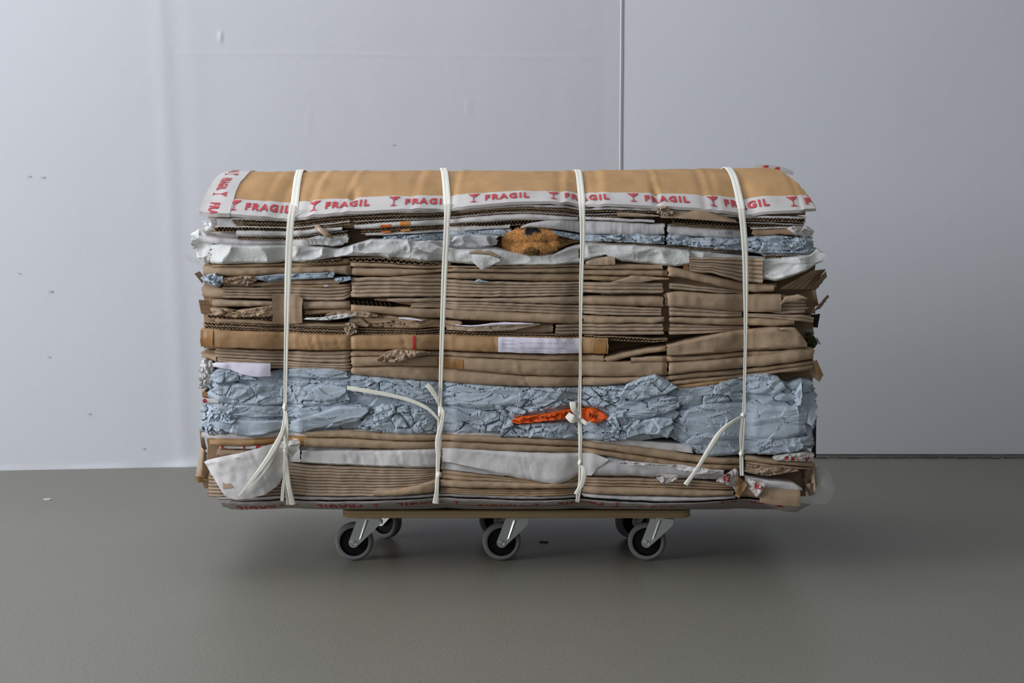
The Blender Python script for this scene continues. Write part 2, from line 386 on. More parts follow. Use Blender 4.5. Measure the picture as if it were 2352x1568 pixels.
for px_, py_, r_, m_, n_, lb_, ct_ in ((110, 1147, .007, 'tape', 'paint_chip', 'small white chip lying on the concrete near the foot of the bright wall', 'paint chip'), (1250, 1245, .006, 'black', 'crumb', 'dark flat crumb on the floor in the shadow under the dolly', 'crumb')):
    ang_ = PITCH + math.atan((py_ - CY) / FPX); dist_ = CAMH / math.tan(ang_); q_ = P(px_, py_, dist_ - DIST); mb = MB()
    pr_ = [(q_[0] + r_ * 1.5 * math.cos(k * .9) * (1 + .3 * (k % 2)), q_[1] + r_ * math.sin(k * .9)) for k in range(7)]
    mb.add([(x_, y_, .0001) for x_, y_ in pr_] + [(x_, y_, .0022) for x_, y_ in pr_], [tuple(range(6, -1, -1)), tuple(range(7, 14))] + [(k, (k + 1) % 7, (k + 1) % 7 + 7, k + 7) for k in range(7)])
    tag(mb.build(n_, M[m_]), lb_, ct_)
wmark('screw_head', 1975, 1028, .0052, M['wall'], 'painted-over screw head low on the shaded wall, the one closer to the bale', 'screw')
wmark('screw_head', 2334, 1027, .0052, M['wall'], 'painted-over screw head low on the shaded wall, farther from the bale', 'screw')
wmark('wall_plug', 2228, 921, .0032, M['grey'], 'tiny grey wall plug high above the screws on the shaded wall', 'wall plug')

# ------------------------------------------------------------------ layers of the bale
STRAPX = np.array([657., 1018., 1335., 1711.])
def bulge(px):
    """how far the pressed face stands out between the straps (m, negative = towards the viewer)"""
    px = np.asarray(px, float)
    b = np.full(px.shape, -0.014)
    for s in STRAPX: b = b + 0.013 * np.exp(-((px - s) / 34.0) ** 2)
    e = np.clip((px - 465) / 40, 0, 1) * np.clip((1872 - px) / 40, 0, 1)
    return b * (0.3 + 0.7 * e)

SEED = [0]
class Sheet:
    pass

def S(name, cat, label, m, mode, top, bot, yf=0.0, depth=None, dx=None, nt=None, ribs=3, amp=None, ragged=2.0, wob=0.7,
      shell=None, crum=None, group=None, tilt=0.0, sag=None, parent=None, curl=0.0, creases=(), dent=True, yfun=None, edge=None, colr=None):
    """one flattened piece: outline in pixels on the front of the bale, its own front profile, real depth behind it"""
    SEED[0] += 1; sd = SEED[0]; rs = RS(sd)
    tp, bt = pl(top), pl(bot)
    x0, x1 = max(tp[0, 0], bt[0, 0]), min(tp[-1, 0], bt[-1, 0])
    dx = dx or (2.6 if crum else 5.0)
    nx = max(4, int((x1 - x0) / dx) + 1)
    px = np.linspace(x0, x1, nx)
    yt = np.interp(px, tp[:, 0], tp[:, 1]); yb = np.interp(px, bt[:, 0], bt[:, 1])
    yt = yt + wob * vn(px / 23, sd) + wob * .5 * vn(px / 7, sd + 40); yb = yb + wob * vn(px / 23, sd + 7) + wob * .5 * vn(px / 7, sd + 47)
    hmax = float(np.max(yb - yt))
    if nt is None:
        nt = 9 if mode == 'round' else 5 if mode == 'flat' else ribs * 6 + 1
        if crum: nt = max(8, int(hmax / 2.1))
    t = np.linspace(0, 1, nt)
    T = np.broadcast_to(t, (nx, nt)); PX = np.broadcast_to(px[:, None], (nx, nt))
    H = (yb - yt)[:, None]; PY = yt[:, None] + H * T
    hm = H / 1171.0
    def prof(T, PX, PY, H):
        hm = H / 1171.0
        if mode == 'round':
            a = np.minimum(amp if amp else 0.011, hm * 0.6)
            y = a * (1 - np.sqrt(np.clip(1 - (2 * T - 1) ** 2, 0, 1)))
        elif mode == 'ribs':
            k = T * ribs; f = k - np.floor(k); f = np.where(T >= 1, 1.0, f)
            a = np.minimum(amp if amp else 0.005, hm / ribs * .75)
            rb = h2(np.floor(np.minimum(k, ribs - 1e-3)), 0 * T + sd, 3.1)
            y = a * (1 - np.sqrt(np.clip(1 - (2 * f - 1) ** 2, 0, 1))) + 0.0025 * rb
        else:
            a = edge if edge is not None else 0.0015
            y = a * (np.clip(1 - T / 0.06, 0, 1) ** 2 + np.clip(1 - (1 - T) / 0.06, 0, 1) ** 2)
        y = y + (bulge(PX) if dent else 0) + 0.0018 * vn2(PX / 60, PY / 30, sd) + (0 if crum else 0.0010 * vn2(PX / 14, PY / 12, sd + 3))
        if mode in ('round', 'ribs') and dent:
            mk = np.clip((PY - 585) / 10, 0, 1) * np.clip((885 - PY) / 10, 0, 1)
            for c in (806., 1530.): y = y + 0.006 * mk * np.exp(-((PX - c) / 5.0) ** 2)
        for c in creases:
            y = y + 0.002 * np.exp(-((PX - c - 0.25 * (PY - 780)) / 2.2) ** 2)
        if crum: 
            q = dict(crum); a2 = q.pop('round', 0.016)
            y = y - crumple(PX, PY, q.pop('seed', sd), **q)
            y = y + a2 * (np.clip(1 - T / .16, 0, 1) ** 2 + np.clip(1 - (1 - T) / .16, 0, 1) ** 2)
        y = y + tilt * (T - 0.5) + curl * ((PX - x0) / (x1 - x0)) ** 2
        if yfun is not None: y = y + yfun(PX, PY, T)
        return y + yf
    Y = prof(T, PX, PY, H)
    # torn ends
    k = min(4, nx // 2); JX = np.zeros((nx, nt))
    for i in range(k):
        wgt = 1 - i / k
        JX[i] += ragged * wgt * (vn(PY[i] / 3.1, sd + 2) + .6 * vn(PY[i] / 1.1, sd + 5)); JX[nx - 1 - i] += ragged * wgt * (vn(PY[i] / 3.1, sd + 4) + .6 * vn(PY[i] / 1.1, sd + 6))
    if crum: JX[:] *= 1.6
    V = P(PX + JX, PY, yf); V = V.copy(); V[..., 1] = Y
    if shell:
        B = V.copy(); B[..., 1] += shell
        ring = np.concatenate([V, B[:, ::-1]], 1)
    else:
        yb_ = 0.62 + 0.02 * rs.rand() if depth is None else yf + depth
        DF = np.array([0.10, 0.28, 0.52, 0.76, 1.0])
        def endx(Z, yy, sgn):                   # uneven ends: sheet edges stepping in and out, or crumpled paper
            if crum: return sgn * (0.010 * vn2(Z * 60, yy * 22, sd) + 0.006 * vn2(Z * 160, yy * 60, sd + 3) - .004)
            return sgn * (-0.010 * h2(np.floor(Z / .0045 + .8 * vn(yy * 6, sd)), 0 * Z + sd, 2.2) + 0.004 * vn(yy * 9 + sgn, sd + 1) + .002 * vn2(Z * 120, yy * 70, sd + 5))
        base_b, base_t = V[:, -1], V[:, 0]
        bots, tops = [], []
        for s in DF:
            q = base_b.copy(); q[:, 1] = base_b[:, 1] * (1 - s) + yb_ * s
            r = base_t.copy(); r[:, 1] = base_t[:, 1] * (1 - s) + yb_ * s
            if sag is not None:
                q[:, 2] = np.minimum(q[:, 2], sag); r[:, 2] = np.minimum(r[:, 2], np.maximum(sag + (yb - yt) / 1171.0, sag + .004))
            for k_, sg in ((0, -1), (-1, 1)):
                q[k_, 0] += endx(q[k_:k_ + 1 or None, 2], q[k_:k_ + 1 or None, 1], sg)[0]; r[k_, 0] += endx(r[k_:k_ + 1 or None, 2], r[k_:k_ + 1 or None, 1], sg)[0]
            bots.append(q); tops.append(r)
        ring = np.concatenate([V] + [q[:, None] for q in bots] + [q[:, None] for q in tops[::-1]], 1)
    nr = ring.shape[1]
    f = [(i * nr + j, i * nr + (j + 1) % nr, (i + 1) * nr + (j + 1) % nr, (i + 1) * nr + j) for i in range(nx - 1) for j in range(nr)]
    allv = ring.reshape(-1, 3)
    if shell:
        for b0 in (0, (nx - 1) * nr):
            f += [(b0 + j, b0 + j + 1, b0 + nr - 2 - j, b0 + nr - 1 - j) for j in range(nt - 1)]
    else:
        nd = len(DF); extra = []; n0 = len(allv)
        for st, sg in ((0, -1), (nx - 1, 1)):
            idx = np.zeros((nt, nd + 1), int); b0 = st * nr
            idx[:, 0] = b0 + np.arange(nt); idx[nt - 1, 1:] = b0 + nt + np.arange(nd); idx[0, 1:] = b0 + nr - 1 - np.arange(nd)
            for k in range(nd):
                tz, bz = tops[k][st], bots[k][st]
                for i in range(1, nt - 1):
                    u = i / (nt - 1); pz = tz * (1 - u) + bz * u
                    x_ = V[st, i, 0] + endx(np.array([pz[2]]), np.array([pz[1]]), sg)[0]
                    idx[i, k + 1] = n0 + len(extra); extra.append((x_, pz[1], pz[2]))
            f += [(idx[i, k], idx[i + 1, k], idx[i + 1, k + 1], idx[i, k + 1]) for i in range(nt - 1) for k in range(nd)]
        if extra: allv = np.concatenate([allv, np.array(extra)])
    o = mesh_obj(name, allv, f, M[m], parent, None, 50 if not crum else (32 if crum.get('soft') else 14))
    if label: tag(o, label, cat, group)
    sh = Sheet(); sh.o = o
    def at(x, y, eps=0.0008):
        x = np.asarray(x, float); y = np.asarray(y, float)
        a = np.interp(x, px, yt); b = np.interp(x, px, yb); hh = np.maximum(b - a, .5)
        tt = np.clip((y - a) / hh, 0.02, .98); y = a + tt * hh
        w_ = P(x, y, yf).copy(); w_[..., 1] = prof(tt, x, y, hh) - eps
        return w_
    sh.at = at
    return sh

def cut(name, cat, label, top, bot, linert='flute', linerb='flute', flutes=1, tw=1.6, bw=1.3, yf=0.0, period=8.0, group=None, wob=0.6, depth=None):
    """corrugated board seen at its cut edge: liners with the fluted sheet between them"""
    SEED[0] += 1; sd = SEED[0]; rs = RS(sd)
    tp, bt = pl(top), pl(bot); x0, x1 = max(tp[0, 0], bt[0, 0]), min(tp[-1, 0], bt[-1, 0])
    yb_ = 0.60 + 0.03 * rs.rand() if depth is None else depth
    nx = int((x1 - x0) / 5) + 2; px = np.linspace(x0, x1, nx)
    w1 = wob * vn(px / 23, sd) + wob * .5 * vn(px / 8, sd + 4)
    yt = np.interp(px, tp[:, 0], tp[:, 1]) + w1; yb = np.interp(px, bt[:, 0], bt[:, 1]) + w1
    v = []; f = []; fm = []
    def slabs(a, b, yo, mi):
        A = P(px, a, yf); B = P(px, b, yf); yy = bulge(px) + yf + yo + 0.0012 * vn(px / 9, sd + int(a[0]))
        ring = np.stack([np.stack([A[:, 0], yy + .0006, A[:, 2]], -1), np.stack([A[:, 0], yy, .75 * A[:, 2] + .25 * B[:, 2]], -1), np.stack([B[:, 0], yy, .25 * A[:, 2] + .75 * B[:, 2]], -1),
                         np.stack([B[:, 0], yy + .0006, B[:, 2]], -1), np.stack([B[:, 0], 0 * yy + yb_, B[:, 2]], -1), np.stack([A[:, 0], 0 * yy + yb_, A[:, 2]], -1)], 1)
        o_ = len(v); nr = 6; v.extend(ring.reshape(-1, 3).tolist())
        ff = [(o_ + i * nr + j, o_ + i * nr + (j + 1) % nr, o_ + (i + 1) * nr + (j + 1) % nr, o_ + (i + 1) * nr + j) for i in range(nx - 1) for j in range(nr)]
        ff += [tuple(o_ + j for j in range(nr)), tuple(o_ + (nx - 1) * nr + j for j in range(nr - 1, -1, -1))]
        f.extend(ff); fm.extend([mi] * len(ff))
    slabs(yt, yt + tw, 0.0, 0)
    slabs(yb - bw, yb, 0.001, 1)
    for k in range(flutes):
        a = yt + tw + (yb - bw - yt - tw) * k / flutes; b = yt + tw + (yb - bw - yt - tw) * (k + 1) / flutes
        if k: slabs(a - .5, a + .5, .0012, 2)
        fx = np.arange(x0 + 1, x1 - 1, period / 6.0); ph = fx / period + 0.15 * vn(fx / 40, sd + k)
        zz = (np.interp(fx, px, a) + np.interp(fx, px, b)) / 2 + np.interp(fx, px, (b - a)) * .46 * np.sin(2 * math.pi * ph) 
        q = P(fx, zz, yf); yy = bulge(fx) + yf + .0022 + .0012 * vn(fx / 5, sd + 8)
        o_ = len(v)
        ht = .00065 + .0002 * vn(fx / 3, sd + 12)
        for i in range(len(fx)):
            v.extend([(q[i, 0], yb_, q[i, 2] + .0003), (q[i, 0], yy[i], q[i, 2] + ht[i]), (q[i, 0], yy[i], q[i, 2] - ht[i]), (q[i, 0], yb_, q[i, 2] - .0003)])
        ff = [(o_ + 4 * i + j, o_ + 4 * i + j + 1, o_ + 4 * i + j + 5, o_ + 4 * i + j + 4) for i in range(len(fx) - 1) for j in range(3)]
        f.extend(ff); fm.extend([2] * len(ff))
    o = mesh_obj(name, v, f, [M[linert], M[linerb], M['flute']], None, fm, 40)
    if label: tag(o, label, cat, group)
    return o

def patch(sh, name, m, poly_top, poly_bot, eps=0.0012, dx=4.0, nt=6, label=None, parent=None, th=0.0006, wob=0.0):
    """something stuck on a sheet, following its surface"""
    tp, bt = pl(poly_top), pl(poly_bot); x0, x1 = tp[0, 0], tp[-1, 0]
    nx = max(3, int((x1 - x0) / dx) + 1); px = np.linspace(x0, x1, nx)
    a = np.interp(px, tp[:, 0], tp[:, 1]); b = np.interp(px, bt[:, 0], bt[:, 1])
    t = np.linspace(0, 1, nt); PX = np.broadcast_to(px[:, None], (nx, nt)); PY = a[:, None] + (b - a)[:, None] * t
    V = sh.at(PX, PY, eps); 
    if wob: V[..., 1] -= wob * (1 + vn2(PX / 9, PY / 7, x0)) 
    B = V.copy(); B[..., 1] += th
    ring = np.concatenate([V, B[:, ::-1]], 1); nr = 2 * nt
    f = [(i * nr + j, i * nr + (j + 1) % nr, (i + 1) * nr + (j + 1) % nr, (i + 1) * nr + j) for i in range(nx - 1) for j in range(nr)]
    f += [tuple(range(nr)), tuple((nx - 1) * nr + j for j in range(nr - 1, -1, -1))]
    o = mesh_obj(name, ring.reshape(-1, 3), f, M[m], parent if parent is not None else sh.o, None, 50)
    if label: o['label'] = label
    return o

def text_mesh(s, size=1.0, off=0.05, wide=1.5):
    c = bpy.data.curves.new('t', 'FONT'); c.body = s; c.size = size; c.offset = off; c.resolution_u = 3; c.space_character = 1.3
    ob = bpy.data.objects.new('t', c); COL.objects.link(ob); bpy.context.view_layer.update()
    me = ob.to_mesh(); bm = bmesh.new(); bm.from_mesh(me)
    bmesh.ops.remove_doubles(bm, verts=bm.verts, dist=1e-5)
    bmesh.ops.triangulate(bm, faces=bm.faces)
    bmesh.ops.subdivide_edges(bm, edges=[e for e in bm.edges if e.calc_length() > size * .18], cuts=1)
    bmesh.ops.triangulate(bm, faces=bm.faces)
    bm.verts.index_update()
    v = np.array([(q.co.x * wide, q.co.y) for q in bm.verts]); f = [tuple(q.index for q in fc.verts) for fc in bm.faces]
    bm.free(); ob.to_mesh_clear(); bpy.data.objects.remove(ob); bpy.data.curves.remove(c)
    v[:, 0] -= v[:, 0].min(); v[:, 1] -= v[:, 1].min()
    return v / v.max(0), f
WORD = text_mesh('FRAGIL')
GLASS = (np.array([(0, 1), (.42, .9), (.48, .97), (1, 1), (.95, .93), (.55, .55), (.55, .12), (.85, 0), (.15, 0), (.45, .12), (.45, .55)]), [(0, 1, 10), (1, 5, 10), (1, 2, 5), (2, 3, 4), (2, 4, 5), (10, 5, 6, 9), (9, 6, 7, 8)])
def printed(name, items, mapper, m, parent):
    """items: (shape, u0, u1, v0, v1); mapper(u, v) -> world; every word or symbol is a part of its own"""
    out = []
    for (vv, ff), u0, u1, v0, v1 in items:
        q = mapper(u0 + (u1 - u0) * vv[:, 0], v0 + (v1 - v0) * vv[:, 1])
        nm = 'glass_symbol' if vv is GLASS[0] else name
        me = bpy.data.meshes.new(nm); me.from_pydata(q.tolist(), [], ff); me.materials.append(M[m])
        out.append(link(bpy.data.objects.new(nm, me), parent))
    return out

# ------------------------------------------------------------------ domed cover of the bale
LIDB = pl("462,484 478,487 560,491 640,498 660,500 690,497 740,490 800,485 900,479 1000,478 1050,475 1130,466 1200,461 1300,463 1332,470 1345,467 1400,467 1500,471 1600,476 1690,486 1715,489 1760,483 1873,478")
SIL = pl("520,398 540,395 690,393 850,392 1015,391 1180,393 1325,392 1500,389 1600,387 1660,387 1745,385 1790,388")
YA = 0.33
def lid(xp, d, eps=0.0):
    """xp: pixel column of the front edge; d: distance back from it (m) -> world"""
    xp, d = np.broadcast_arrays(np.asarray(xp, float), np.asarray(d, float))
    y0 = bulge(xp) - 0.006
    X = P(xp, 480, 0)[..., 0]
    zf = P(xp, np.interp(xp, LIDB[:, 0], LIDB[:, 1]), -0.015)[..., 2]
    xa = CX + (X / (DIST + YA)) * FPX * 0.9985
    za = P(xa, np.interp(xa, SIL[:, 0], SIL[:, 1]), YA)[..., 2]
    s = np.clip(d / YA, -0.02, 2.05)
    prof = np.abs(1 - s) ** 2.0
    z = za - (za - zf) * prof
    # soft vertical folds in the board
    for c, a, wd in ((600, .0022, 9), (641, .003, 8), (706, .005, 9), (786, .0035, 8), (944, .003, 10), (1034, .0035, 8), (1285, .0035, 9), (1372, .003, 10), (1503, .003, 6), (1618, .0045, 9), (1640, .003, 9), (1835, .003, 5)):
        e = (xp - c - 10 * s) / wd
        z = z - .38 * a * np.exp(-e * e) * np.clip(1.4 - s * .5, .3, 1) + .3 * a * np.exp(-((e - 1.9) ** 2))
    for sx in STRAPX: z = z - 0.0025 * np.exp(-((xp - sx - 6) / 14.0) ** 2)
    z = z + 0.0009 * vn2(xp / 30, d * 25, 4)
    # dent torn into the front edge
    z = z - 0.010 * np.exp(-((xp - 806) / 9) ** 2) * np.exp(-((s - .22) / .10) ** 2) - 0.006 * np.exp(-((xp - 1510) / 7) ** 2) * np.exp(-((s - .15) / .15) ** 2)
    Y = y0 + d
    n = np.stack([0 * X, -np.ones_like(X) * .35, np.ones_like(X)], -1); n /= np.linalg.norm(n, axis=-1, keepdims=True)
    return np.stack([X, Y, z], -1) + n * eps
def lid_sheet(name, x0f, x1f, d0, d1, m, eps, th, nx, nd, parent=None, ragged=0.0, seed=1, flat=1.0):
    """x0f/x1f: pixel column of the two ends as functions of d"""
    d = np.linspace(d0, d1, nd)
    a = x0f(d); b = x1f(d)
    if ragged: a = a + ragged * vn(d * 90, seed); b = b + ragged * vn(d * 90, seed + 3) + ragged * .6 * vn(d * 300, seed + 5)
    u = np.linspace(0, 1, nx)
    XP = a[None, :] + (b - a)[None, :] * u[:, None]; D = np.broadcast_to(d, XP.shape)
    T = lid(XP, D, eps); B = lid(XP, D, eps - th)
    if flat < 1:                                 # a sheet bowed less than the cover above it
        zf = lid(XP, 0 * D, 0)[..., 2] - .012
        T[..., 2] = zf + (T[..., 2] - zf) * flat; B[..., 2] = T[..., 2] - th
    ring = np.concatenate([T, B[:, ::-1]], 1); nr = 2 * nd
    f = [(i * nr + j, i * nr + (j + 1) % nr, (i + 1) * nr + (j + 1) % nr, (i + 1) * nr + j) for i in range(nx - 1) for j in range(nr)]
    f += [tuple(range(nr)), tuple((nx - 1) * nr + j for j in range(nr - 1, -1, -1))]
    # end caps as strips
    f = f[:-2] + [(j, j + 1, nr - 2 - j, nr - 1 - j) for j in range(nd - 1)] + [((nx - 1) * nr + j + 1, (nx - 1) * nr + j, (nx - 1) * nr + nr - 1 - j, (nx - 1) * nr + nr - 2 - j) for j in range(nd - 1)]
    return mesh_obj(name, ring.reshape(-1, 3), f, M[m], parent, None, 50)
root = empty('cardboard_cover', (0, 0.33, 0.80))
tag(root, 'large tan cardboard sheet arched over the bale top, edged with fragile tape', 'cardboard sheet')
def reparent(o, r):
    o.parent = r; o.matrix_parent_inverse = r.matrix_world.inverted()
bpy.context.view_layer.update()
lx = lambda d: 463 + 3 * (d / YA) + 0 * d
rx = lambda d: 1872 - 62 * np.clip(d / YA, 0, 1) ** 1.15 + 0 * d
bd = lid_sheet('board', lx, rx, 0.0, 0.655, 'lid', 0.0, 0.005, 300, 48, None, 2.0, 3); reparent(bd, root)
tp1 = lid_sheet('front_tape', lambda d: 470 + 0 * d, lambda d: 1870 - 10 * d / .05, -0.004, 0.056, 'tape', 0.0012, 0.0060, 420, 9, None, .6, 5); reparent(tp1, root)
tp2 = lid_sheet('end_tape', lambda d: 461 + 0 * d, lambda d: 531 + 2 * vn(d * 20, 4), -.005, 0.62, 'tape', 0.0026, 0.0082, 14, 60, None, .4, 7); reparent(tp2, root)
items = []; k0 = 537
for i in range(8):
    c = k0 + 183.6 * i
    items.append((GLASS, c - 14, c + 14, .009, .050))
    if i < 7: items.append((WORD, c + 26, c + 128, .013, .041))
F_ = text_mesh('F'); items.append((F_, 1851, 1867, .013, .041))
for pr in printed('lettering', items, lambda u, v: lid(u, v, 0.0026), 'red', None): reparent(pr, tp1)
items = []
for i in range(3):
    c = 0.012 + i * 0.152
    items.append((WORD, c + .0, c + .088, 480, 504)); items.append((GLASS, c + .098, c + .123, 478, 512))
for pr in printed('lettering', items, lambda u, v: lid(v, .36 - u - .01, 0.0036), 'red', None): reparent(pr, tp2)
for k_, (fl_, x0_, x1_, m_, lb_) in enumerate(((.80, 474, 1862, 'kraft', 'uppermost bowed cardboard sheet hidden under the tan arched cover'), (.62, 482, 1856, 'kraft2', 'second bowed cardboard sheet under the tan arched cover'),
        (.45, 470, 1850, 'white', 'white bowed board under the tan arched cover'), (.29, 486, 1858, 'kraft3', 'lowest bowed cardboard sheet under the tan arched cover'))):
    o = lid_sheet('bowed_sheet', lambda d: x0_ + 4 * vn(d * 8, k_), lambda d: x1_ - 50 * np.clip(d / YA, 0, 1) + 5 * vn(d * 9, k_ + 5), .05 + .02 * k_, .60, m_, 0, .010, 60, 24, None, 1.5, k_, fl_)
    tag(o, lb_, 'cardboard sheet')
# scrap of printed tape caught behind the crest
q = P(np.array([1732., 1745, 1762, 1780, 1800, 1822]), 383, 0.40)
v = []; f = []
for i in range(6):
    top = P(1732 + i * 18, [377, 377, 379, 381, 386, 393][i], .40); bot = P(1732 + i * 18, [388, 390, 392, 395, 398, 402][i], .395)
    v += [tuple(top), tuple(bot), tuple(bot + np.array([0, .004, 0])), tuple(top + np.array([0, .004, 0]))]
f = [(i * 4 + j, i * 4 + (j + 1) % 4, i * 4 + 4 + (j + 1) % 4, i * 4 + 4 + j) for i in range(5) for j in range(4)] + [(0, 3, 2, 1), (20, 21, 22, 23)]
sc_ = mesh_obj('tape_scrap', v, f, M['tape']); tag(sc_, 'scrap of white tape with red print poking up behind the arched cover', 'tape scrap')
mb = MB()
for (xa, xb, ya_, yb2) in ((1750, 1764, 379, 387), (1778, 1790, 383, 389)):
    a = P(xa, ya_ + 2, .3985); b = P(xb, ya_, .3985); c = P(xb, yb2, .3965); d = P(xa + 2, yb2, .3965)
    mb.add([a, b, c, d], [(0, 1, 2, 3)])
mb.build('print', M['red'], sc_)

# ------------------------------------------------------------------ boards under the cover
BOARD = 'cardboard sheet'
S('cardboard_sheet', BOARD, 'thin brown board directly under the fragile-taped cover', 'kraft3', 'round',
  "478,488 560,492 640,498 690,497 740,490 800,485 900,479 1000,478 1050,475 1130,466 1200,461 1300,463 1332,470 1400,467 1500,471 1600,476 1690,486 1715,489 1760,484 1848,479",
  "478,498 560,500 640,503 690,500 740,494 800,489 900,484 1000,482 1050,480 1130,474 1200,468 1300,470 1332,476 1400,475 1500,479 1600,485 1690,494 1715,497 1760,495 1848,494", yf=.004)
cut('corrugated_board', BOARD, 'white-topped corrugated board under the thin brown board beneath the cover',
    "533,499 600,501 660,503 690,501 740,495 800,489 900,484 1000,483 1050,480 1130,473 1200,469 1300,472 1332,478 1400,475 1500,479 1600,486 1700,495 1720,496 1760,495 1850,497",
    "533,511 600,513 660,515 690,512 740,505 800,500 900,495 1000,492 1050,489 1130,481 1200,478 1300,482 1332,488 1400,486 1500,489 1600,497 1700,506 1720,507 1760,508 1850,511", 'white', 'flute', 1, 5.0, 1.2, yf=-.002)
cut('corrugated_board', BOARD, 'brown double corrugated board with torn grit, second cut edge beneath the cover',
    "540,511 600,513 660,515 690,512 740,505 800,500 805,499", "540,518 600,520 660,521 690,519 740,513 800,507 805,506", 'kraft', 'kraft', 1, 1.2, 1.2, yf=.001)
cut('corrugated_board', BOARD, 'brown corrugated board curving over the plush toy under the white-topped board',
    "812,499 900,495 1000,492 1050,489 1130,481 1200,478 1300,482 1332,488", "812,508 900,503 1000,500 1050,497 1130,488 1200,485 1300,489 1332,495", 'kraft', 'kraft', 1, 1.2, 1.2, yf=.001)
cut('corrugated_board', BOARD, 'corrugated board with a thin white line, ending at the dark hole over the orange squares',
    "494,518 560,519 600,520 660,522 690,520 740,514 805,507", "482,532 560,532 600,532 660,534 690,530 740,522 805,516", 'white', 'flute', 1, 2.8, 1.6, yf=-.001)
cut('corrugated_board', BOARD, 'corrugated board with a thin pale liner, resting on the white folded board over the plush',
    "815,508 900,503 1000,501 1050,497 1130,489 1200,486 1300,490 1332,496 1345,491 1400,489 1500,492", "815,517 900,511 1000,507 1050,504 1130,496 1200,492 1300,497 1332,503 1345,499 1400,497 1500,501", 'grey', 'flute', 1, 1.8, 1.2, yf=.002)
cut('corrugated_board', BOARD, 'corrugated board with a white liner passing behind the hanging-tail strap, above blue paper',
    "1540,496 1600,500 1700,509 1720,509 1760,510 1850,514", "1540,512 1600,514 1700,520 1720,520 1760,521 1845,522", 'white', 'flute', 1, 3.4, 1.2, yf=.012)
S('cardboard_flap', 'cardboard flap', 'torn kraft flap sagging over the dark slot near the hanging-tail strap', 'kraft', 'flat',
  "1515,495 1540,488 1580,485 1600,479 1625,484 1650,492 1690,504", "1515,499 1540,500 1580,502 1600,503 1640,506 1670,508 1690,510", yf=-.012, shell=.002, curl=.0, ragged=1, tilt=-.01)
S('cardboard_flap', 'cardboard flap', 'slim kraft flap with one orange print mark above the grey-white board', 'kraft2', 'round',
  "1417,488 1450,488 1480,491 1512,494", "1417,497 1450,498 1480,497 1512,497", yf=-.009, depth=.05, ragged=1)
S('cardboard_scrap', 'cardboard scrap', 'crumpled kraft scrap squeezed at the torn slot under the cover', 'kraft2', 'flat',
  "1508,476 1530,473 1538,480 1545,486", "1508,490 1530,497 1538,496 1545,492", yf=-.014, depth=.05, crum=dict(cw=10, ch=8, amp=.005, crack=.004, round=.004))
S('cardboard_scrap', 'cardboard scrap', 'dark kraft fold closing the corner of the hole beside the orange squares', 'kraft3', 'flat',
  "782,506 795,500 815,501 828,507", "782,522 795,524 815,523 828,514", yf=.010, depth=.12, crum=dict(cw=14, ch=8, amp=.006, crack=.006, round=.004))
# white folded boards
a4 = S('white_board', 'white board', 'white folded board printed with two orange squares, beside the dark hole', 'white', 'round',
  "815,516 860,513 900,509 960,506 1021,504", "815,525 860,525 900,521 960,518 1021,516", yf=-.004, ragged=1, amp=.006)
patch(a4, 'square', 'orange', "875,516 898,514", "875,524.5 898,522", label='orange printed square')
patch(a4, 'square', 'orange2', "920,509 942,507", "920,519 942,517.5", label='amber printed square')
S('white_board', 'white board', 'long white folded board arching right above the plush toy', 'white', 'round',
  "1030,503 1080,498 1140,493 1200,491 1260,493 1328,499", "1030,515 1080,511 1140,507 1200,504 1260,505 1328,505", yf=-.004, ragged=1, amp=.006)
S('white_board', 'white board', 'thin white board edge between the bow strap and the torn kraft flap', 'white', 'round',
  "1338,497 1400,499 1450,502 1502,505", "1338,504 1400,506 1450,509 1502,511", yf=-.003, ragged=1, amp=.004)
S('white_board', 'white board', 'split white folded board at the brighter end, beside the frayed-tail strap', 'white', 'round',
  "545,529 600,529 660,531 690,528 740,523 788,521", "545,541 600,542 660,543 690,541 740,534 788,528", yf=-.003, ragged=1, amp=.006)
cut('corrugated_board', BOARD, 'torn corrugated edge under the split white board at the brighter end',
    "545,541 600,542 660,544 690,541 740,535 800,529", "545,548 600,549 660,552 690,549 740,543 800,538", 'grey', 'kraft', 1, 1.0, 1.2, yf=.001)
a5 = cut('corrugated_board', BOARD, 'corrugated edge below the orange squares, repeating their orange marks',
    "830,525 900,521 960,518 1021,516", "830,537 900,534 960,530 1021,527", 'kraft', 'kraft', 2, 1.0, 1.2, yf=.001)
S('grey_board', 'grey board', 'grey-white strip with two printed marks under the cut edge below the orange squares', 'grey', 'round',
  "840,535 900,533 960,530 1021,527", "840,540 900,539 960,536 1021,532", yf=.001, amp=.003)
mb = MB()
for (xa, ya_, m_) in ((877, 530.5, 0), (922, 526.5, 1)):
    q = P(np.array([xa, xa + 21, xa + 21, xa]), np.array([ya_, ya_ - 1.2, ya_ + 2.6, ya_ + 3.8]), 0)
    q[:, 1] = bulge(np.array([xa, xa + 21, xa + 21, xa])) - .0035
    b_ = q.copy(); b_[:, 1] += .003
    mb.add(np.concatenate([q, b_]), [(0, 1, 2, 3), (7, 6, 5, 4), (0, 4, 5, 1), (1, 5, 6, 2), (2, 6, 7, 3), (3, 7, 4, 0)], m_)
mb.build('print', [M['orange'], M['orange2']], a5)
cut('corrugated_board', BOARD, 'torn brown corrugated edge under the long white board, beside the plush toy',
    "1035,515 1080,511 1140,508 1200,505 1235,504", "1035,521 1080,519 1140,518 1200,517 1235,512", 'kraft', 'kraft', 1, 1.0, 1.2, yf=.002)
S('grey_board', 'grey board', 'pale grey board with a torn lower edge, above blue paper beside the long-tail strap', 'grey', 'flat',
  "1032,520 1080,518 1140,517 1172,515", "1032,531 1080,529 1140,525 1172,523", yf=.003, ragged=2)
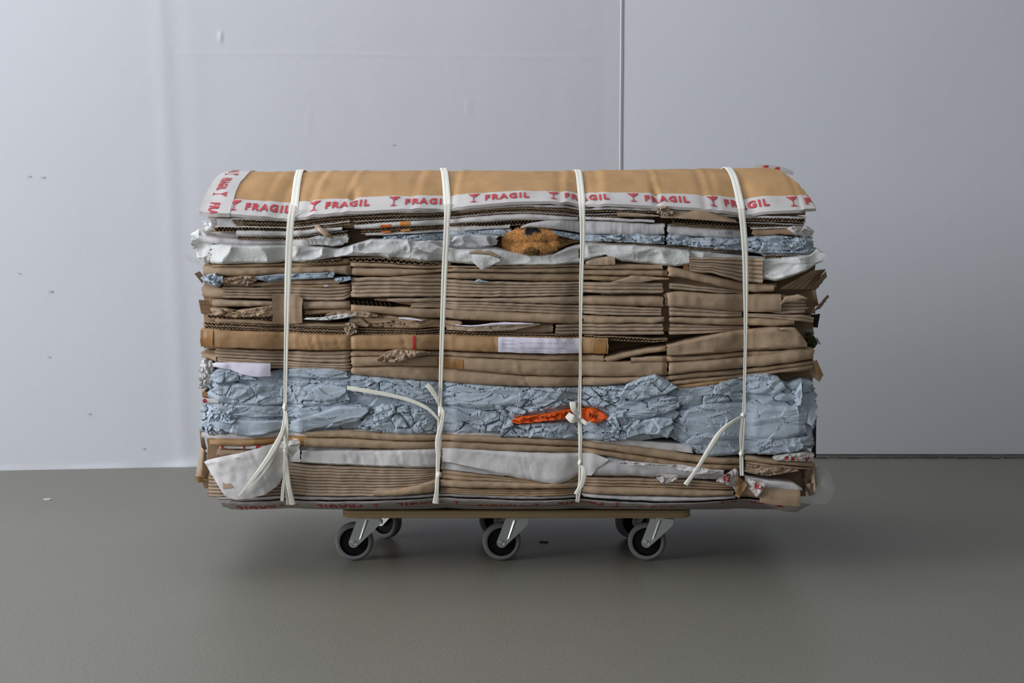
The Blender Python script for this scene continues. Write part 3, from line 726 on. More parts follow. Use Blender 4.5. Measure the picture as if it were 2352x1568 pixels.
def vrib(a, p):                                 # upright flutes showing through a thin liner
    return lambda PX, PY, T: a * np.sin(PX * 2 * math.pi / p + 2 * vn(PX / 50, 3))
S('grey_board', 'grey board', 'ribbed grey-white board draped over the top of the plush toy', 'grey', 'round',
  "1195,520 1215,512 1250,506 1290,503 1332,505", "1195,526 1215,523 1250,524 1290,528 1332,535", yf=-.003, amp=.006, yfun=vrib(.0009, 11), depth=.2)
S('grey_board', 'grey board', 'ribbed grey-white board between the bow strap and the torn slot', 'grey', 'round',
  "1338,506 1400,508 1450,511 1490,513 1525,513", "1338,538 1400,538 1450,540 1490,540 1525,538", yf=-.003, amp=.006, yfun=vrib(.0008, 12), depth=.3, ragged=2)
a6 = S('grey_board', 'grey board', 'grey-white board with faint stamped characters, above crumpled blue paper', 'grey', 'round',
  "1532,515 1580,518 1640,521 1712,525", "1532,536 1560,540 1600,543 1640,545 1712,549", yf=-.002, amp=.006, depth=.3, ragged=2)
it = []
for s_, x_ in (('I', 1650), ('1', 1657), ('5', 1663), ('0', 1670), ('H', 1677)):
    it.append((text_mesh(s_), x_, x_ + (1.6 if s_ in 'I1' else 4.6), 537.5, 530.5))
printed('lettering', it, lambda u, v: a6.at(u, v, .0012), 'paleink', a6.o)
cut('corrugated_board', BOARD, 'torn kraft corrugated edge on top of the stamped grey-white board',
    "1536,513 1600,516 1660,519 1712,522", "1536,518 1600,522 1660,526 1712,528", 'kraft', 'kraft', 1, 1.0, 1.0, yf=-.006, depth=.15)
S('cardboard_scrap', 'cardboard scrap', 'torn kraft strip between the hanging-tail strap and the white crumple', 'kraft3', 'round',
  "1728,526 1770,524 1815,523 1830,533", "1728,544 1760,541 1790,538 1830,542", yf=.0, depth=.1, ragged=3)
S('white_board', 'white board', 'white crumpled board corner at the shaded end above blue paper', 'white', 'flat',
  "1808,522 1825,518 1855,519 1866,528", "1808,528 1825,538 1850,546 1866,544", yf=-.006, depth=.3, crum=dict(cw=26, ch=12, amp=.006, crack=.006, round=.006))
S('white_board', 'white board', 'thin white liner strip above the torn kraft strip at the shaded end', 'white', 'round',
  "1722,522 1770,521 1815,520 1850,519", "1722,527 1770,525 1815,524 1850,525", yf=.002, amp=.003)
S('white_board', 'white board', 'white board face showing in the stepped gap at the brighter end under the cover', 'white', 'flat',
  "486,500 530,500 560,503", "488,519 530,519 560,519", yf=.004, ragged=2)
S('grey_board', 'grey board', 'grey-white board lying over the white foam at the brighter end', 'grey', 'round',
  "458,541 500,545 560,548 620,549 665,549", "458,557 500,560 560,562 620,563 665,562", yf=.006, amp=.006, ragged=1)
S('grey_board', 'grey board', 'shaded grey board under the corrugated edge at the brighter end', 'grey', 'flat',
  "470,532 500,532 560,532", "470,545 500,547 560,550", yf=.05, ragged=2)
S('white_board', 'white board', 'white board under the glossy crumple beside the frayed-tail strap', 'white', 'flat',
  "667,549 720,546 780,540 800,538", "667,563 720,562 780,560 800,556", yf=.004, ragged=2)
S('plastic_film', 'plastic film', 'small glossy clear crumple on white board beside the frayed-tail strap', 'film', 'flat',
  "705,548 735,540 765,544 790,552", "705,560 735,562 765,566 790,562", yf=-.006, shell=.0006, crum=dict(soft=True, cw=16, ch=14, amp=.006, crack=.004, round=.003))
# peeled brown paper strip hanging across
def ribbon3(name, pts, wid, th, m, parent=None, nrm=None, rows=5, bow=0.0, smooth=50, groove=0.0):
    p = np.array(pts, float); n = len(p)
    t = np.gradient(p, axis=0); t /= np.linalg.norm(t, axis=1, keepdims=True)
    nn = np.array([[0, -1, 0]] * n, float) if nrm is None else np.array(nrm, float)
    s = np.cross(t, nn); s /= np.linalg.norm(s, axis=1, keepdims=True)
    nn = np.cross(s, t); nn /= np.linalg.norm(nn, axis=1, keepdims=True)
    wid = np.broadcast_to(np.asarray(wid, float), (n,))
    u = np.linspace(-1, 1, rows + 2)
    F = np.stack([p + s * (wid / 2 * q)[:, None] + nn * (th / 2 + bow * wid * (1 - q * q) - groove * math.exp(-(q / .22) ** 2))[:, None] for q in u], 1)
    B = np.stack([p + s * (wid / 2 * q)[:, None] + nn * (-th / 2 + bow * wid * (1 - q * q) - groove * math.exp(-(q / .22) ** 2))[:, None] for q in u], 1)
    ring = np.concatenate([F, B[:, ::-1]], 1); nr = ring.shape[1]
    f = [(i * nr + j, i * nr + (j + 1) % nr, (i + 1) * nr + (j + 1) % nr, (i + 1) * nr + j) for i in range(n - 1) for j in range(nr)]
    f += [tuple(range(nr)), tuple((n - 1) * nr + j for j in range(nr - 1, -1, -1))]
    return mesh_obj(name, ring.reshape(-1, 3), f, M[m], parent, None, smooth)
def smooth_path(s, n=40, y=-0.03):
    a = np.array([[float(v) for v in q.split(',')] for q in s.split()]); 
    if a.shape[1] == 2: a = np.concatenate([a, np.full((len(a), 1), y)], 1)
    d = np.concatenate([[0], np.cumsum(np.linalg.norm(np.diff(a[:, :2], axis=0), axis=1))])
    t = np.linspace(0, d[-1], n); out = np.zeros((n, 3))
    # Catmull-Rom
    for i, q in enumerate(t):
        k = min(max(np.searchsorted(d, q) - 1, 0), len(a) - 2); f = (q - d[k]) / (d[k + 1] - d[k])
        p0, p1, p2, p3 = a[max(k - 1, 0)], a[k], a[k + 1], a[min(k + 2, len(a) - 1)]
        out[i] = .5 * (2 * p1 + (p2 - p0) * f + (2 * p0 - 5 * p1 + 4 * p2 - p3) * f ** 2 + (3 * p1 - p0 - 3 * p2 + p3) * f ** 3)
    return P(out[:, 0], out[:, 1], out[:, 2])
tag(ribbon3('paper_strip', smooth_path("725,520,-.012 735,527,-.022 750,538,-.026 762,545,-.022 768,555,-.02", 16), [.010] * 10 + [.008, .007, .006, .005, .004, .002], .0012, 'brownfilm', bow=.15),
    'peeled brown paper strip slanting across the split white board', 'paper strip')

# ------------------------------------------------------------------ blue paper and foam near the top
PAPER = 'crumpled paper'
S('blue_paper', PAPER, 'thin strip of crumpled blue paper under the orange-marked corrugated edge', 'blue', 'flat',
  "880,541 920,539 960,537 1021,533", "880,549 920,551 960,552 1021,551", yf=.004, crum=dict(cw=26, ch=9, amp=.004, crack=.006, round=.006), depth=.3)
S('blue_paper', PAPER, 'band of blue paper between the long-tail strap and the plush toy', 'blue', 'flat',
  "1030,531 1080,528 1130,526 1175,524", "1030,540 1080,541 1130,540 1175,545", yf=.004, crum=dict(cw=40, ch=9, amp=.003, crack=.005, round=.006), depth=.3)
S('blue_paper', PAPER, 'tapering blue paper wedge between the plush toy and the bow strap', 'blue', 'flat',
  "1262,527 1290,530 1332,538", "1262,533 1290,543 1332,553", yf=.004, crum=dict(cw=30, ch=9, amp=.004, crack=.006, round=.006), depth=.3)
S('blue_paper', PAPER, 'crumpled blue paper above the clear foam beside the bow strap', 'blue', 'flat',
  "1338,536 1370,538 1400,539 1430,533 1460,532 1490,538 1525,541", "1338,553 1370,556 1400,556 1450,558 1490,561 1525,562", yf=-.004, crum=dict(cw=38, ch=12, amp=.005, crack=.007, round=.008), depth=.35)
S('blue_paper', PAPER, 'crumpled blue paper below the stamped grey-white board', 'blue', 'flat',
  "1532,536 1560,538 1590,545 1640,544 1680,546 1712,547", "1532,563 1580,566 1640,572 1680,575 1712,577", yf=-.006, crum=dict(cw=38, ch=14, amp=.005, crack=.008, round=.008), depth=.35)
S('blue_paper', PAPER, 'crumpled blue paper from the hanging-tail strap to the shaded end, under white crumple', 'blue', 'flat',
  "1714,545 1740,542 1780,540 1820,543 1866,546", "1714,578 1750,584 1780,583 1820,582 1868,585", yf=-.006, crum=dict(cw=46, ch=15, amp=.007, crack=.008, round=.010), depth=.4)
cut('corrugated_board', BOARD, 'very thin corrugated edge dividing blue paper from the foam below',
    "1338,553 1400,557 1470,560 1530,563 1600,569 1680,575 1718,578", "1338,556 1400,560 1470,564 1530,568 1600,574 1680,580 1718,583", 'kraft', 'grey', 1, .8, .8, yf=-.001)
cut('corrugated_board', BOARD, 'white and brown corrugated edge under blue paper at the shaded end',
    "1752,585 1790,584 1830,584 1873,584", "1752,591 1790,592 1830,591 1873,590", 'white', 'flute', 1, 1.4, 1.0, yf=-.002)
FOAM = 'foam sheet'
S('foam_sheet', FOAM, 'folded white foam sheet at the brighter end beside the frayed-tail strap', 'foam', 'flat',
  "484,562 510,560 560,562 620,563 661,562", "480,606 520,606 580,605 640,603 661,600", yf=-.004, crum=dict(soft=True, cw=75, ch=70, amp=.009, crack=.003, round=.010), depth=.4, wob=.4)
S('foam_sheet', FOAM, 'glossy bubble film between the frayed-tail and long-tail straps', 'foam', 'flat',
  "664,563 700,562 750,566 780,570 810,560 850,549 900,546 960,551 1021,549", "664,602 700,604 760,594 790,588 840,589 900,593 960,599 1021,603", yf=-.002, crum=dict(soft=True, cw=34, ch=17, amp=.006, crack=.005, round=.012), depth=.4)
S('foam_sheet', FOAM, 'white foam folded over near the long-tail strap', 'foam', 'flat',
  "960,556 975,553 1000,560 1021,568", "950,563 975,578 1000,584 1021,588", yf=-.016, shell=.001, crum=dict(soft=True, cw=40, ch=30, amp=.005, crack=.002, round=.003))
S('plastic_film', 'plastic film', 'shiny clear film block beside the long-tail strap and the plush toy', 'film', 'flat',
  "1026,540 1060,538 1100,538 1141,540", "1026,566 1060,569 1100,569 1141,563", yf=-.012, depth=.12, crum=dict(soft=True, cw=28, ch=14, amp=.007, crack=.005, round=.006))
S('foam_sheet', FOAM, 'foam sheet under the plush toy, spanning from long-tail to bow strap', 'foam', 'flat',
  "1022,567 1080,570 1140,568 1180,578 1220,584 1270,582 1300,570 1332,560", "1022,603 1080,606 1150,610 1220,609 1280,608 1332,605", yf=-.006, crum=dict(soft=True, cw=70, ch=18, amp=.006, crack=.003, round=.012), depth=.4)
S('foam_sheet', FOAM, 'pointed white foam corner hanging down over the brown edges', 'foam', 'flat',
  "1072,584 1090,583 1126,586 1150,594", "1072,588 1096,610 1108,620 1150,599", yf=-.020, shell=.0012, crum=dict(soft=True, cw=30, ch=40, amp=.005, crack=.001, round=.002), wob=.3)
S('cardboard_scrap', 'cardboard scrap', 'tan scrap tucked in the foam above its hanging corner', 'kraft', 'round',
  "1080,577 1100,573 1125,574 1148,588", "1080,583 1100,583 1125,587 1148,593", yf=-.015, depth=.05, ragged=1)
S('foam_sheet', FOAM, 'draped foam sheet between the bow strap and the ribbed flap', 'foam', 'flat',
  "1338,557 1360,556 1390,559 1440,561 1500,564 1560,570 1582,574", "1338,600 1360,596 1390,586 1430,601 1500,607 1550,612 1582,606", yf=-.004, crum=dict(soft=True, cw=58, ch=17, amp=.007, crack=.004, round=.012), depth=.4)
S('foam_sheet', FOAM, 'thin foam showing above the ribbed flap', 'foam', 'flat',
  "1580,573 1640,578 1700,584 1752,589", "1580,600 1640,600 1700,602 1752,604", yf=.0, crum=dict(soft=True, cw=58, ch=20, amp=.004, crack=.003, round=.010), depth=.4)
S('foam_sheet', FOAM, 'pleated foam bundle bulging out at the shaded end', 'foam', 'flat',
  "1750,594 1790,590 1830,587 1860,582 1876,568 1884,576 1898,580", "1750,640 1780,645 1820,633 1850,622 1876,606 1888,602 1898,588", yf=-.008, crum=dict(soft=True, cw=62, ch=22, amp=.010, crack=.005, round=.012), depth=.4)
S('foam_sheet', FOAM, 'ragged white foam lumps sticking out at the brighter end', 'foam', 'flat',
  "443,534 455,526 470,528 486,540", "443,574 455,592 470,604 486,604", yf=.03, depth=.4, crum=dict(soft=True, cw=18, ch=16, amp=.010, crack=.008, round=.010), ragged=4)
S('plastic_film', 'plastic film', 'pale blue film strip sticking out past the brighter end', 'film', 'flat',
  "423,582 440,588 460,600", "423,590 440,600 460,609", yf=.05, shell=.001, ragged=2)
S('plastic_film', 'plastic film', 'torn clear film at the stepped corner of the brighter end', 'film', 'flat',
  "466,508 480,502 492,500", "460,530 480,532 492,528", yf=.0, shell=.001, crum=dict(soft=True, cw=12, ch=10, amp=.004, crack=.003, round=.002))

# ------------------------------------------------------------------ plush toy
toy = empty('plush_toy', tuple(P(1220, 553, .03))); bpy.context.view_layer.update()
tag(toy, 'squashed tan plush toy with black patches poking out between foam and grey board', 'plush toy')
def toyh(px, py):
    """outer surface of the squashed toy: two lobes with a crease between"""
    def lobe(cx_, cy_, rx_, ry_, hgt):
        r = ((px - cx_) / rx_) ** 2 + ((py - cy_) / ry_) ** 2
        return hgt * np.sqrt(np.clip(1 - r, 0, 1)), r < 1
    best = np.zeros(np.broadcast(px, py).shape)
    for a in ((1216, 540, 63, 17.5, .040), (1185, 538, 34, 14, .030), (1250, 540, 36, 16, .032), (1222, 566, 60, 18, .044), (1180, 562, 22, 12, .026), (1264, 561, 22, 15, .034), (1219, 573, 22, 11, .050)):
        best = np.maximum(best, lobe(*a)[0])
    return best - .012 * np.exp(-((py - 553 - .002 * (px - 1219)) / 2.2) ** 2) * (np.abs(px - 1222) < 42)
def toy_at(px, py, eps=0.0):
    w_ = P(px, py, 0.012).copy(); w_[..., 1] = 0.014 - toyh(np.asarray(px, float), np.asarray(py, float)) - eps
    return w_
a_ = np.linspace(0, 2 * math.pi, 97)[:-1]; rad = np.linspace(0, 1, 22)
ex = 1219 + 66 * np.cos(a_) * (1 - .05 * np.sin(a_)); ey = 553 + 31 * np.sign(np.sin(a_)) * np.abs(np.sin(a_)) ** .9
V = [toy_at(np.array(1219.), np.array(553.))]; 
for r in rad[1:]:
    x_ = 1219 + (ex - 1219) * r; y_ = 553 + (ey - 553) * r
    q = toy_at(x_, y_); q[:, 1] -= .0016 * vn2(x_ / 2.6, y_ / 2.2, 3) + .001 * vn2(x_ / 6, y_ / 5, 8); V += list(q)
q = V[-96:]; V += [np.array([p[0] * .97 + .03 * V[0][0], .10, p[2] * .9 + .1 * V[0][2]]) for p in q]
f = [(0, 1 + i, 1 + (i + 1) % 96) for i in range(96)]
for r in range(21):
    b0 = 1 + r * 96
    f += [(b0 + i, b0 + 96 + i, b0 + 96 + (i + 1) % 96, b0 + (i + 1) % 96) for i in range(96)]
f.append(tuple(1 + 21 * 96 + i for i in range(96)))
reparent(mesh_obj('body', V, f, M['fur'], None, None, 80), toy)
def fuzz(name, m, n, inside, ln, seed):
    rr = RS(seed); v = []; f = []
    while len(f) < n:
        x_ = rr.uniform(1153, 1286); y_ = rr.uniform(522, 584)
        if not inside(x_, y_): continue
        p = toy_at(np.array(x_), np.array(y_)); a = rr.uniform(0, 6.28); l = ln * rr.uniform(.6, 1.3)
        h0 = float(toyh(np.array([x_ + 1.]), np.array([y_]))[0] - toyh(np.array([x_ - 1.]), np.array([y_]))[0]); v0 = float(toyh(np.array([x_]), np.array([y_ + 1.]))[0] - toyh(np.array([x_]), np.array([y_ - 1.]))[0])
        nd = np.array([-h0 / .0017, -1.0, v0 / .0017]); nd /= np.linalg.norm(nd) 
        tip = p + nd * l * .6 + np.array([math.cos(a), 0, math.sin(a) - .4]) * l * .7
        sd = np.array([math.sin(a), 0, -math.cos(a)]) * .0005
        o_ = len(v); v += [p - sd, p + sd, tip]; f.append((o_, o_ + 1, o_ + 2))
    me = bpy.data.meshes.new(name); me.from_pydata([tuple(map(float, q)) for q in v], [], f); me.materials.append(M[m])
    o = link(bpy.data.objects.new(name, me)); o['kind'] = 'stuff'; reparent(o, toy); return o
ell = lambda cx_, cy_, rx_, ry_: (lambda x, y: ((x - cx_) / rx_) ** 2 + ((y - cy_) / ry_) ** 2 < 1)
patches = ((1213, 532, 9, 6.5), (1228, 529, 11, 4.5), (1236, 531, 6, 3.5)), ((1197, 554.5, 5, 1.8),), ((1252, 554, 6.5, 4.2),)
inp = lambda x, y: any(ell(*e)(x, y) for g in patches for e in g)
sn = ell(1221, 574, 18, 8)
fuzz('fur', 'fur', 5200, lambda x, y: ell(1219, 553, 66, 31)(x, y) and not inp(x, y) and not sn(x, y), .006, 3)
for g, nm in zip(patches, ('patch', 'patch', 'patch')):
    v = []; f = []
    for e in g:
        o_ = len(v); v.append(toy_at(np.array(float(e[0])), np.array(float(e[1])), .0035))
        for k in range(18):
            a = k / 18 * 6.283; rr_ = 1 + .12 * math.sin(3 * a + e[0]); v.append(toy_at(np.array(e[0] + e[2] * rr_ * math.cos(a)), np.array(e[1] + e[3] * rr_ * math.sin(a)), .0025))
        f += [(o_, o_ + 1 + k, o_ + 1 + (k + 1) % 18) for k in range(18)]
    o = mesh_obj('black_patch', v, f, M['darkfur'], None, None, 80); o['label'] = 'black felt patch'; reparent(o, toy)
fuzz('black_fur', 'darkfur', 420, lambda x, y: inp(x, y), .004, 5)
fuzz('snout_fur', 'snout', 700, sn, .005, 6)
S('cloth_scrap', 'cloth scrap', 'dark brown cloth tapering away beside the plush toy', 'cloth', 'round',
  "1272,541 1300,545 1332,552", "1272,577 1290,571 1310,562 1332,556", yf=.010, depth=.15, crum=dict(cw=14, ch=8, amp=.004, crack=.003, round=.008))
S('cardboard_sheet', BOARD, 'shadowed board in the cavity behind the plush toy', 'kraft3', 'flat', "1120,520 1350,520", "1120,584 1350,584", yf=.075, dent=False)

# ------------------------------------------------------------------ brown layers
FB = 'flattened box'
def B(label, m, mode, top, bot, **k):
    return S('flattened_box', FB, label, m, mode, top, bot, **k)
# recessed boards seen only in the gaps
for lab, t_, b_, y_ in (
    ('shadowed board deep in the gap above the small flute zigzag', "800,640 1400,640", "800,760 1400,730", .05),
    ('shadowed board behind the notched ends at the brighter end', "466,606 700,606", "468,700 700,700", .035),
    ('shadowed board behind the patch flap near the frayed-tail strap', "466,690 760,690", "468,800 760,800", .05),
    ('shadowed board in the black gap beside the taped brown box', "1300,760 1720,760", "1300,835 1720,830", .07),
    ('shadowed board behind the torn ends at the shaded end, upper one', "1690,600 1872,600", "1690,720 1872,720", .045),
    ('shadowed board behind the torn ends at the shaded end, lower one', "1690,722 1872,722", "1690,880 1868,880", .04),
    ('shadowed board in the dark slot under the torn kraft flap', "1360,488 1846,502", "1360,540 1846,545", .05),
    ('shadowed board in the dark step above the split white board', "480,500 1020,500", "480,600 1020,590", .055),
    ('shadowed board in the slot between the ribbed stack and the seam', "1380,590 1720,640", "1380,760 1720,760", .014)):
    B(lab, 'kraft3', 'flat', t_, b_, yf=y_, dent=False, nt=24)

B('top brown board edge under the foam, from the brighter end to the first seam', 'kraft3', 'round',
  "484,607 560,606 660,603 700,604 760,599 790,593 806,592", "490,613 560,612 660,611 700,612 760,609 806,606", yf=.002)
cut('corrugated_board', BOARD, 'corrugated edge with open triangular flutes above the first seam',
    "806,591 880,592 930,596 985,602 1036,605", "806,600 880,602 930,606 985,609 1036,609", 'kraft', 'kraft', 1, 1.0, 1.0, yf=-.002, period=14)
cut('corrugated_board', BOARD, 'short corrugated edge with dark flutes between the frayed-tail strap and the first seam',
    "702,603 750,597 786,592", "702,607 750,604 786,602", 'flute', 'flute', 1, .8, .8, yf=-.006, period=12, depth=.1)
B('brown folded edge topped by the open flutes at the first seam', 'kraft', 'round',
  "806,601 880,603 960,609 1040,610 1150,610 1250,608 1332,606", "806,612 900,614 1000,618 1040,614 1150,615 1250,614 1332,613", yf=-.001)
B('brown folded edge with a kraft tape patch at the first seam, below the flutes', 'kraft', 'round',
  "806,613 900,615 1000,619 1040,615 1150,616 1250,615 1332,614", "806,632 900,634 1000,626 1040,624 1150,625 1250,626 1332,626", yf=-.002)
B('dark brown folded edge passing just under the hanging foam corner', 'kraft', 'round',
  "900,634 1000,627 1040,625 1150,626 1250,627 1332,627", "900,638 1000,640 1040,640 1150,642 1250,645 1332,646", yf=.000)
d2 = B('smooth brown board face at the brighter end, above the small blue crumple', 'kraft', 'round',
  "464,612 560,612 660,612 760,610 806,607", "466,634 520,634 600,634 660,632 760,626 806,632", yf=-.003, ragged=3)
patch(d2, 'tape_patch', 'brownfilm', "770,611 806,609", "770,628 806,631", eps=.0015, wob=.001)
B('folded brown edge between bow strap and second seam, right below the foam', 'kraft', 'round',
  "1338,607 1400,605 1460,606 1520,607", "1338,618 1400,618 1460,619 1520,619", yf=-.002, ragged=1)
S('cardboard_flap', 'cardboard flap', 'small upright kraft flap with ribs at the foam beside the bow strap', 'kraft2', 'flat',
  "1345,601 1370,592 1402,586 1412,590", "1345,608 1370,608 1402,607 1412,607", yf=-.008, depth=.06, yfun=vrib(.0009, 8), ragged=1)
B('second folded brown edge between bow strap and second seam, ending in a torn notch', 'kraft', 'round',
  "1338,619 1400,619 1460,620 1532,620", "1338,631 1400,632 1460,633 1532,634", yf=-.003, ragged=2)
B('narrow brown edge above the slanting kraft tongue beside the bow strap', 'kraft3', 'round',
  "1338,632 1400,633 1460,634 1500,634", "1338,643 1400,644 1440,645 1500,644", yf=.003, ragged=2)
S('cardboard_flap', 'cardboard flap', 'slanting kraft tongue with a pale edge between bow strap and second seam', 'kraft', 'flat',
  "1404,646 1425,640 1450,632 1490,633 1536,638", "1404,647 1430,648 1470,648 1500,643 1536,641", yf=-.010, shell=.003, ragged=1)
# small blue pieces
S('blue_paper', PAPER, 'small crumpled blue paper ball at the brighter end between brown boards', 'blue', 'flat',
  "462,637 478,630 496,626 500,634 514,634", "462,639 476,652 490,659 504,658 514,650", yf=-.014, depth=.08, crum=dict(cw=22, ch=14, amp=.012, crack=.010, round=.010), ragged=1)
S('blue_paper', PAPER, 'folded blue plastic strip passing behind the frayed-tail strap', 'bluedeep', 'flat',
  "590,634 640,629 700,627 770,624", "590,640 620,648 680,642 770,637", yf=-.012, shell=.002, crum=dict(cw=60, ch=20, amp=.005, crack=.003, round=.002), wob=.3)
S('blue_paper', PAPER, 'short end of blue plastic beside the first seam, below the kraft tape patch', 'bluedeep', 'flat',
  "770,637 790,636 806,635", "770,645 790,647 806,641", yf=-.008, depth=.05, crum=dict(cw=30, ch=14, amp=.004, crack=.003, round=.003))
S('brown_film', 'plastic film', 'twisted brown film in front of the boards beside the small blue crumple', 'brownfilm', 'flat',
  "514,637 545,634 565,632 590,634", "514,650 540,653 572,657 590,643", yf=-.010, depth=.05, crum=dict(cw=18, ch=12, amp=.006, crack=.004, round=.006))
S('blue_paper', PAPER, 'tiny blue paper tip peeking out under the folded edge beside the long-tail strap', 'blue', 'flat',
  "1088,644 1102,640 1120,646", "1088,647 1102,647 1120,648", yf=-.012, depth=.03, crum=dict(cw=14, ch=8, amp=.002, crack=.001, round=.002))
B('brown edge under the blue plastic strip, behind the frayed-tail strap', 'kraft', 'round',
  "516,648 600,648 680,644 780,641", "516,657 600,657 680,653 780,652", yf=.000, ragged=2)
B('shadowed brown edge with a white chip beside the first seam', 'kraft3', 'round',
  "600,655 680,653 780,651 806,650", "600,660 680,660 780,659 806,656", yf=.003, ragged=2)
S('paper_chip', 'paper chip', 'tiny white paper chip on the brown edge beside the first seam', 'label', 'flat',
  "744,654 754,654", "744,658 754,658", yf=-.010, shell=.001)
# ribbed stacks
B('pale ribbed stack of folded boxes passing behind the frayed-tail strap', 'kraft2', 'ribs',
  "514,657 600,659 680,659 760,660 806,656", "514,684 600,685 680,687 760,690 792,688 806,681", ribs=4, yf=-.004, ragged=1)
B('short smooth brown fold at the brighter end below the small blue crumple', 'kraft', 'round',
  "462,655 490,659 520,660", "466,684 490,684 520,684", yf=.000, ragged=3)
B('big ribbed stack of folded boxes between the first seam and the long-tail strap', 'kraft2', 'ribs',
  "808,637 860,636 900,636 960,638 1014,640", "806,682 860,682 900,681 960,681 1014,681", ribs=5, yf=-.005, ragged=2)
B('ribbed stack of folded boxes between long-tail and bow straps, under the blue tip', 'kraft2', 'ribs',
  "1014,641 1100,645 1200,647 1332,647", "1014,681 1100,682 1200,680 1332,678", ribs=5, yf=-.004)
B('ribbed stack of folded boxes between bow strap and second seam', 'kraft2', 'ribs',
  "1338,648 1400,648 1460,648 1522,649", "1338,672 1400,673 1460,673 1522,673", ribs=3, yf=-.005, ragged=2)
# patch flap region
B('creased kraft strip in the notch at the brighter end, beside the patch flap', 'kraft2', 'round',
  "487,686 540,688 600,690 632,692", "489,704 540,704 600,702 632,703", yf=-.003, ragged=1)
B('crumpled kraft strip beside the patch flap, lower of the pair at the brighter end', 'kraft', 'flat',
  "489,705 520,706 545,712 580,706 632,700", "489,722 520,726 545,729 580,728 632,727", yf=-.006, depth=.1, crum=dict(cw=40, ch=16, amp=.006, crack=.004, round=.006))
B('small kraft fold beside the patch flap, above the torn white film', 'kraft2', 'round',
  "690,690 740,690 805,690", "698,710 740,709 805,708", yf=-.003, depth=.2, ragged=2)
B('dark kraft fold under the small fold and behind the torn white film', 'kraft3', 'round',
  "700,710 740,710 790,708 805,708", "702,722 740,720 790,716 805,716", yf=.004, depth=.2)
cut('corrugated_board', BOARD, 'board end showing large open flutes beside the patch flap', "702,718 780,716", "702,727 780,727", 'flute', 'flute', 1, .8, .8, yf=.012, period=9, depth=.2)
cut('corrugated_board', BOARD, 'dark open flutes at the notch of the brighter end', "470,722 540,724 630,728", "474,730 540,732 630,734", 'flute', 'flute', 1, .8, .8, yf=.004, period=10, depth=.3)
S('cardboard_flap', 'cardboard flap', 'square kraft patch flap folded flat behind the frayed-tail strap', 'kraft', 'flat',
  "626,677 655,676 688,677 696,686", "626,742 655,742 688,741 702,738", yf=-.012, shell=.003, ragged=2, wob=1.0)
S('plastic_film', 'plastic film', 'torn white film sliver in the gap beside the patch flap', 'foam', 'flat',
  "702,729 740,728 770,722 806,718 820,719", "702,732 740,734 780,732 806,727 820,723", yf=-.014, shell=.001, crum=dict(cw=24, ch=10, amp=.003, crack=.002, round=.002))
S('brown_film', 'plastic film', 'wrinkled brown film stretched over the first seam beside the white sliver', 'brownfilm', 'flat',
  "750,722 780,712 806,712 845,713 870,722", "750,729 780,722 806,728 845,729 870,727", yf=-.010, depth=.06, crum=dict(cw=26, ch=10, amp=.004, crack=.003, round=.005))
# flute zigzag in the black slot
fx = np.arange(806, 902, 1.0); zz = 694 + (fx - 806) * .06 + 4.2 * np.abs(((fx / 10.2) % 1) * 2 - 1) * 2 - 4.2
q = P(fx, zz, -.006); v = []; 
for i in range(len(fx)): v += [(q[i, 0], -.016, q[i, 2]), (q[i, 0], .05, q[i, 2])]
o = mesh_obj('flute_sheet', v, [(2 * i, 2 * i + 1, 2 * i + 3, 2 * i + 2) for i in range(len(fx) - 1)], M['kraft2'], smooth=0)
tag(o, 'bare zigzag flute sheet in the black slot beside the first seam', 'cardboard sheet')
B('narrow kraft end sunk in the black slot above the zigzag flutes', 'kraft', 'round',
  "862,683 900,683 945,684", "862,689 900,692 945,702", yf=.012, depth=.3, ragged=1)
B('folded brown edge starting beside the black slot and crossing the long-tail strap', 'kraft2', 'round',
  "890,685 945,684 1014,683 1100,684 1200,682 1332,679", "890,692 945,694 1014,692 1100,691 1200,695 1332,699", yf=-.003, ragged=1, amp=.006)
B('twin-ribbed brown edge crossing the long-tail strap below the black slot', 'kraft2', 'ribs',
  "945,695 1014,693 1100,692 1200,696 1332,700", "945,704 1014,707 1100,713 1200,716 1332,722", ribs=3, yf=-.003, ragged=1)
B('smooth brown fold between bow strap and second seam, under a black slit', 'kraft', 'round',
  "1338,680 1400,679 1460,679 1522,680", "1338,699 1400,700 1460,703 1522,705", yf=-.006, ragged=1)
B('ribbed fold between bow strap and second seam, under the smooth fold', 'kraft2', 'ribs',
  "1338,700 1400,701 1460,704 1522,706", "1338,721 1400,723 1460,724 1518,724", ribs=3, yf=-.003, ragged=2)
B('wide smooth brown fold from first seam to bow strap, under the zigzag flutes', 'kraft', 'round',
  "806,698 850,701 900,704 960,707 1040,710 1200,717 1332,722", "806,714 850,718 900,722 960,727 1040,732 1200,739 1332,743", yf=-.008, amp=.007)
B('folded brown edge with a torn corner beside the second seam', 'kraft', 'round',
  "1338,724 1400,726 1460,727 1524,727", "1338,742 1400,742 1460,740 1500,742 1524,738", yf=-.007, amp=.006, ragged=2)
B('ribbed brown folds between bow strap and second seam, above the cut strip', 'kraft2', 'ribs',
  "1276,744 1332,743 1400,742 1460,742 1522,742", "1272,766 1332,768 1400,768 1460,768 1524,767", ribs=3, yf=-.003, ragged=2)
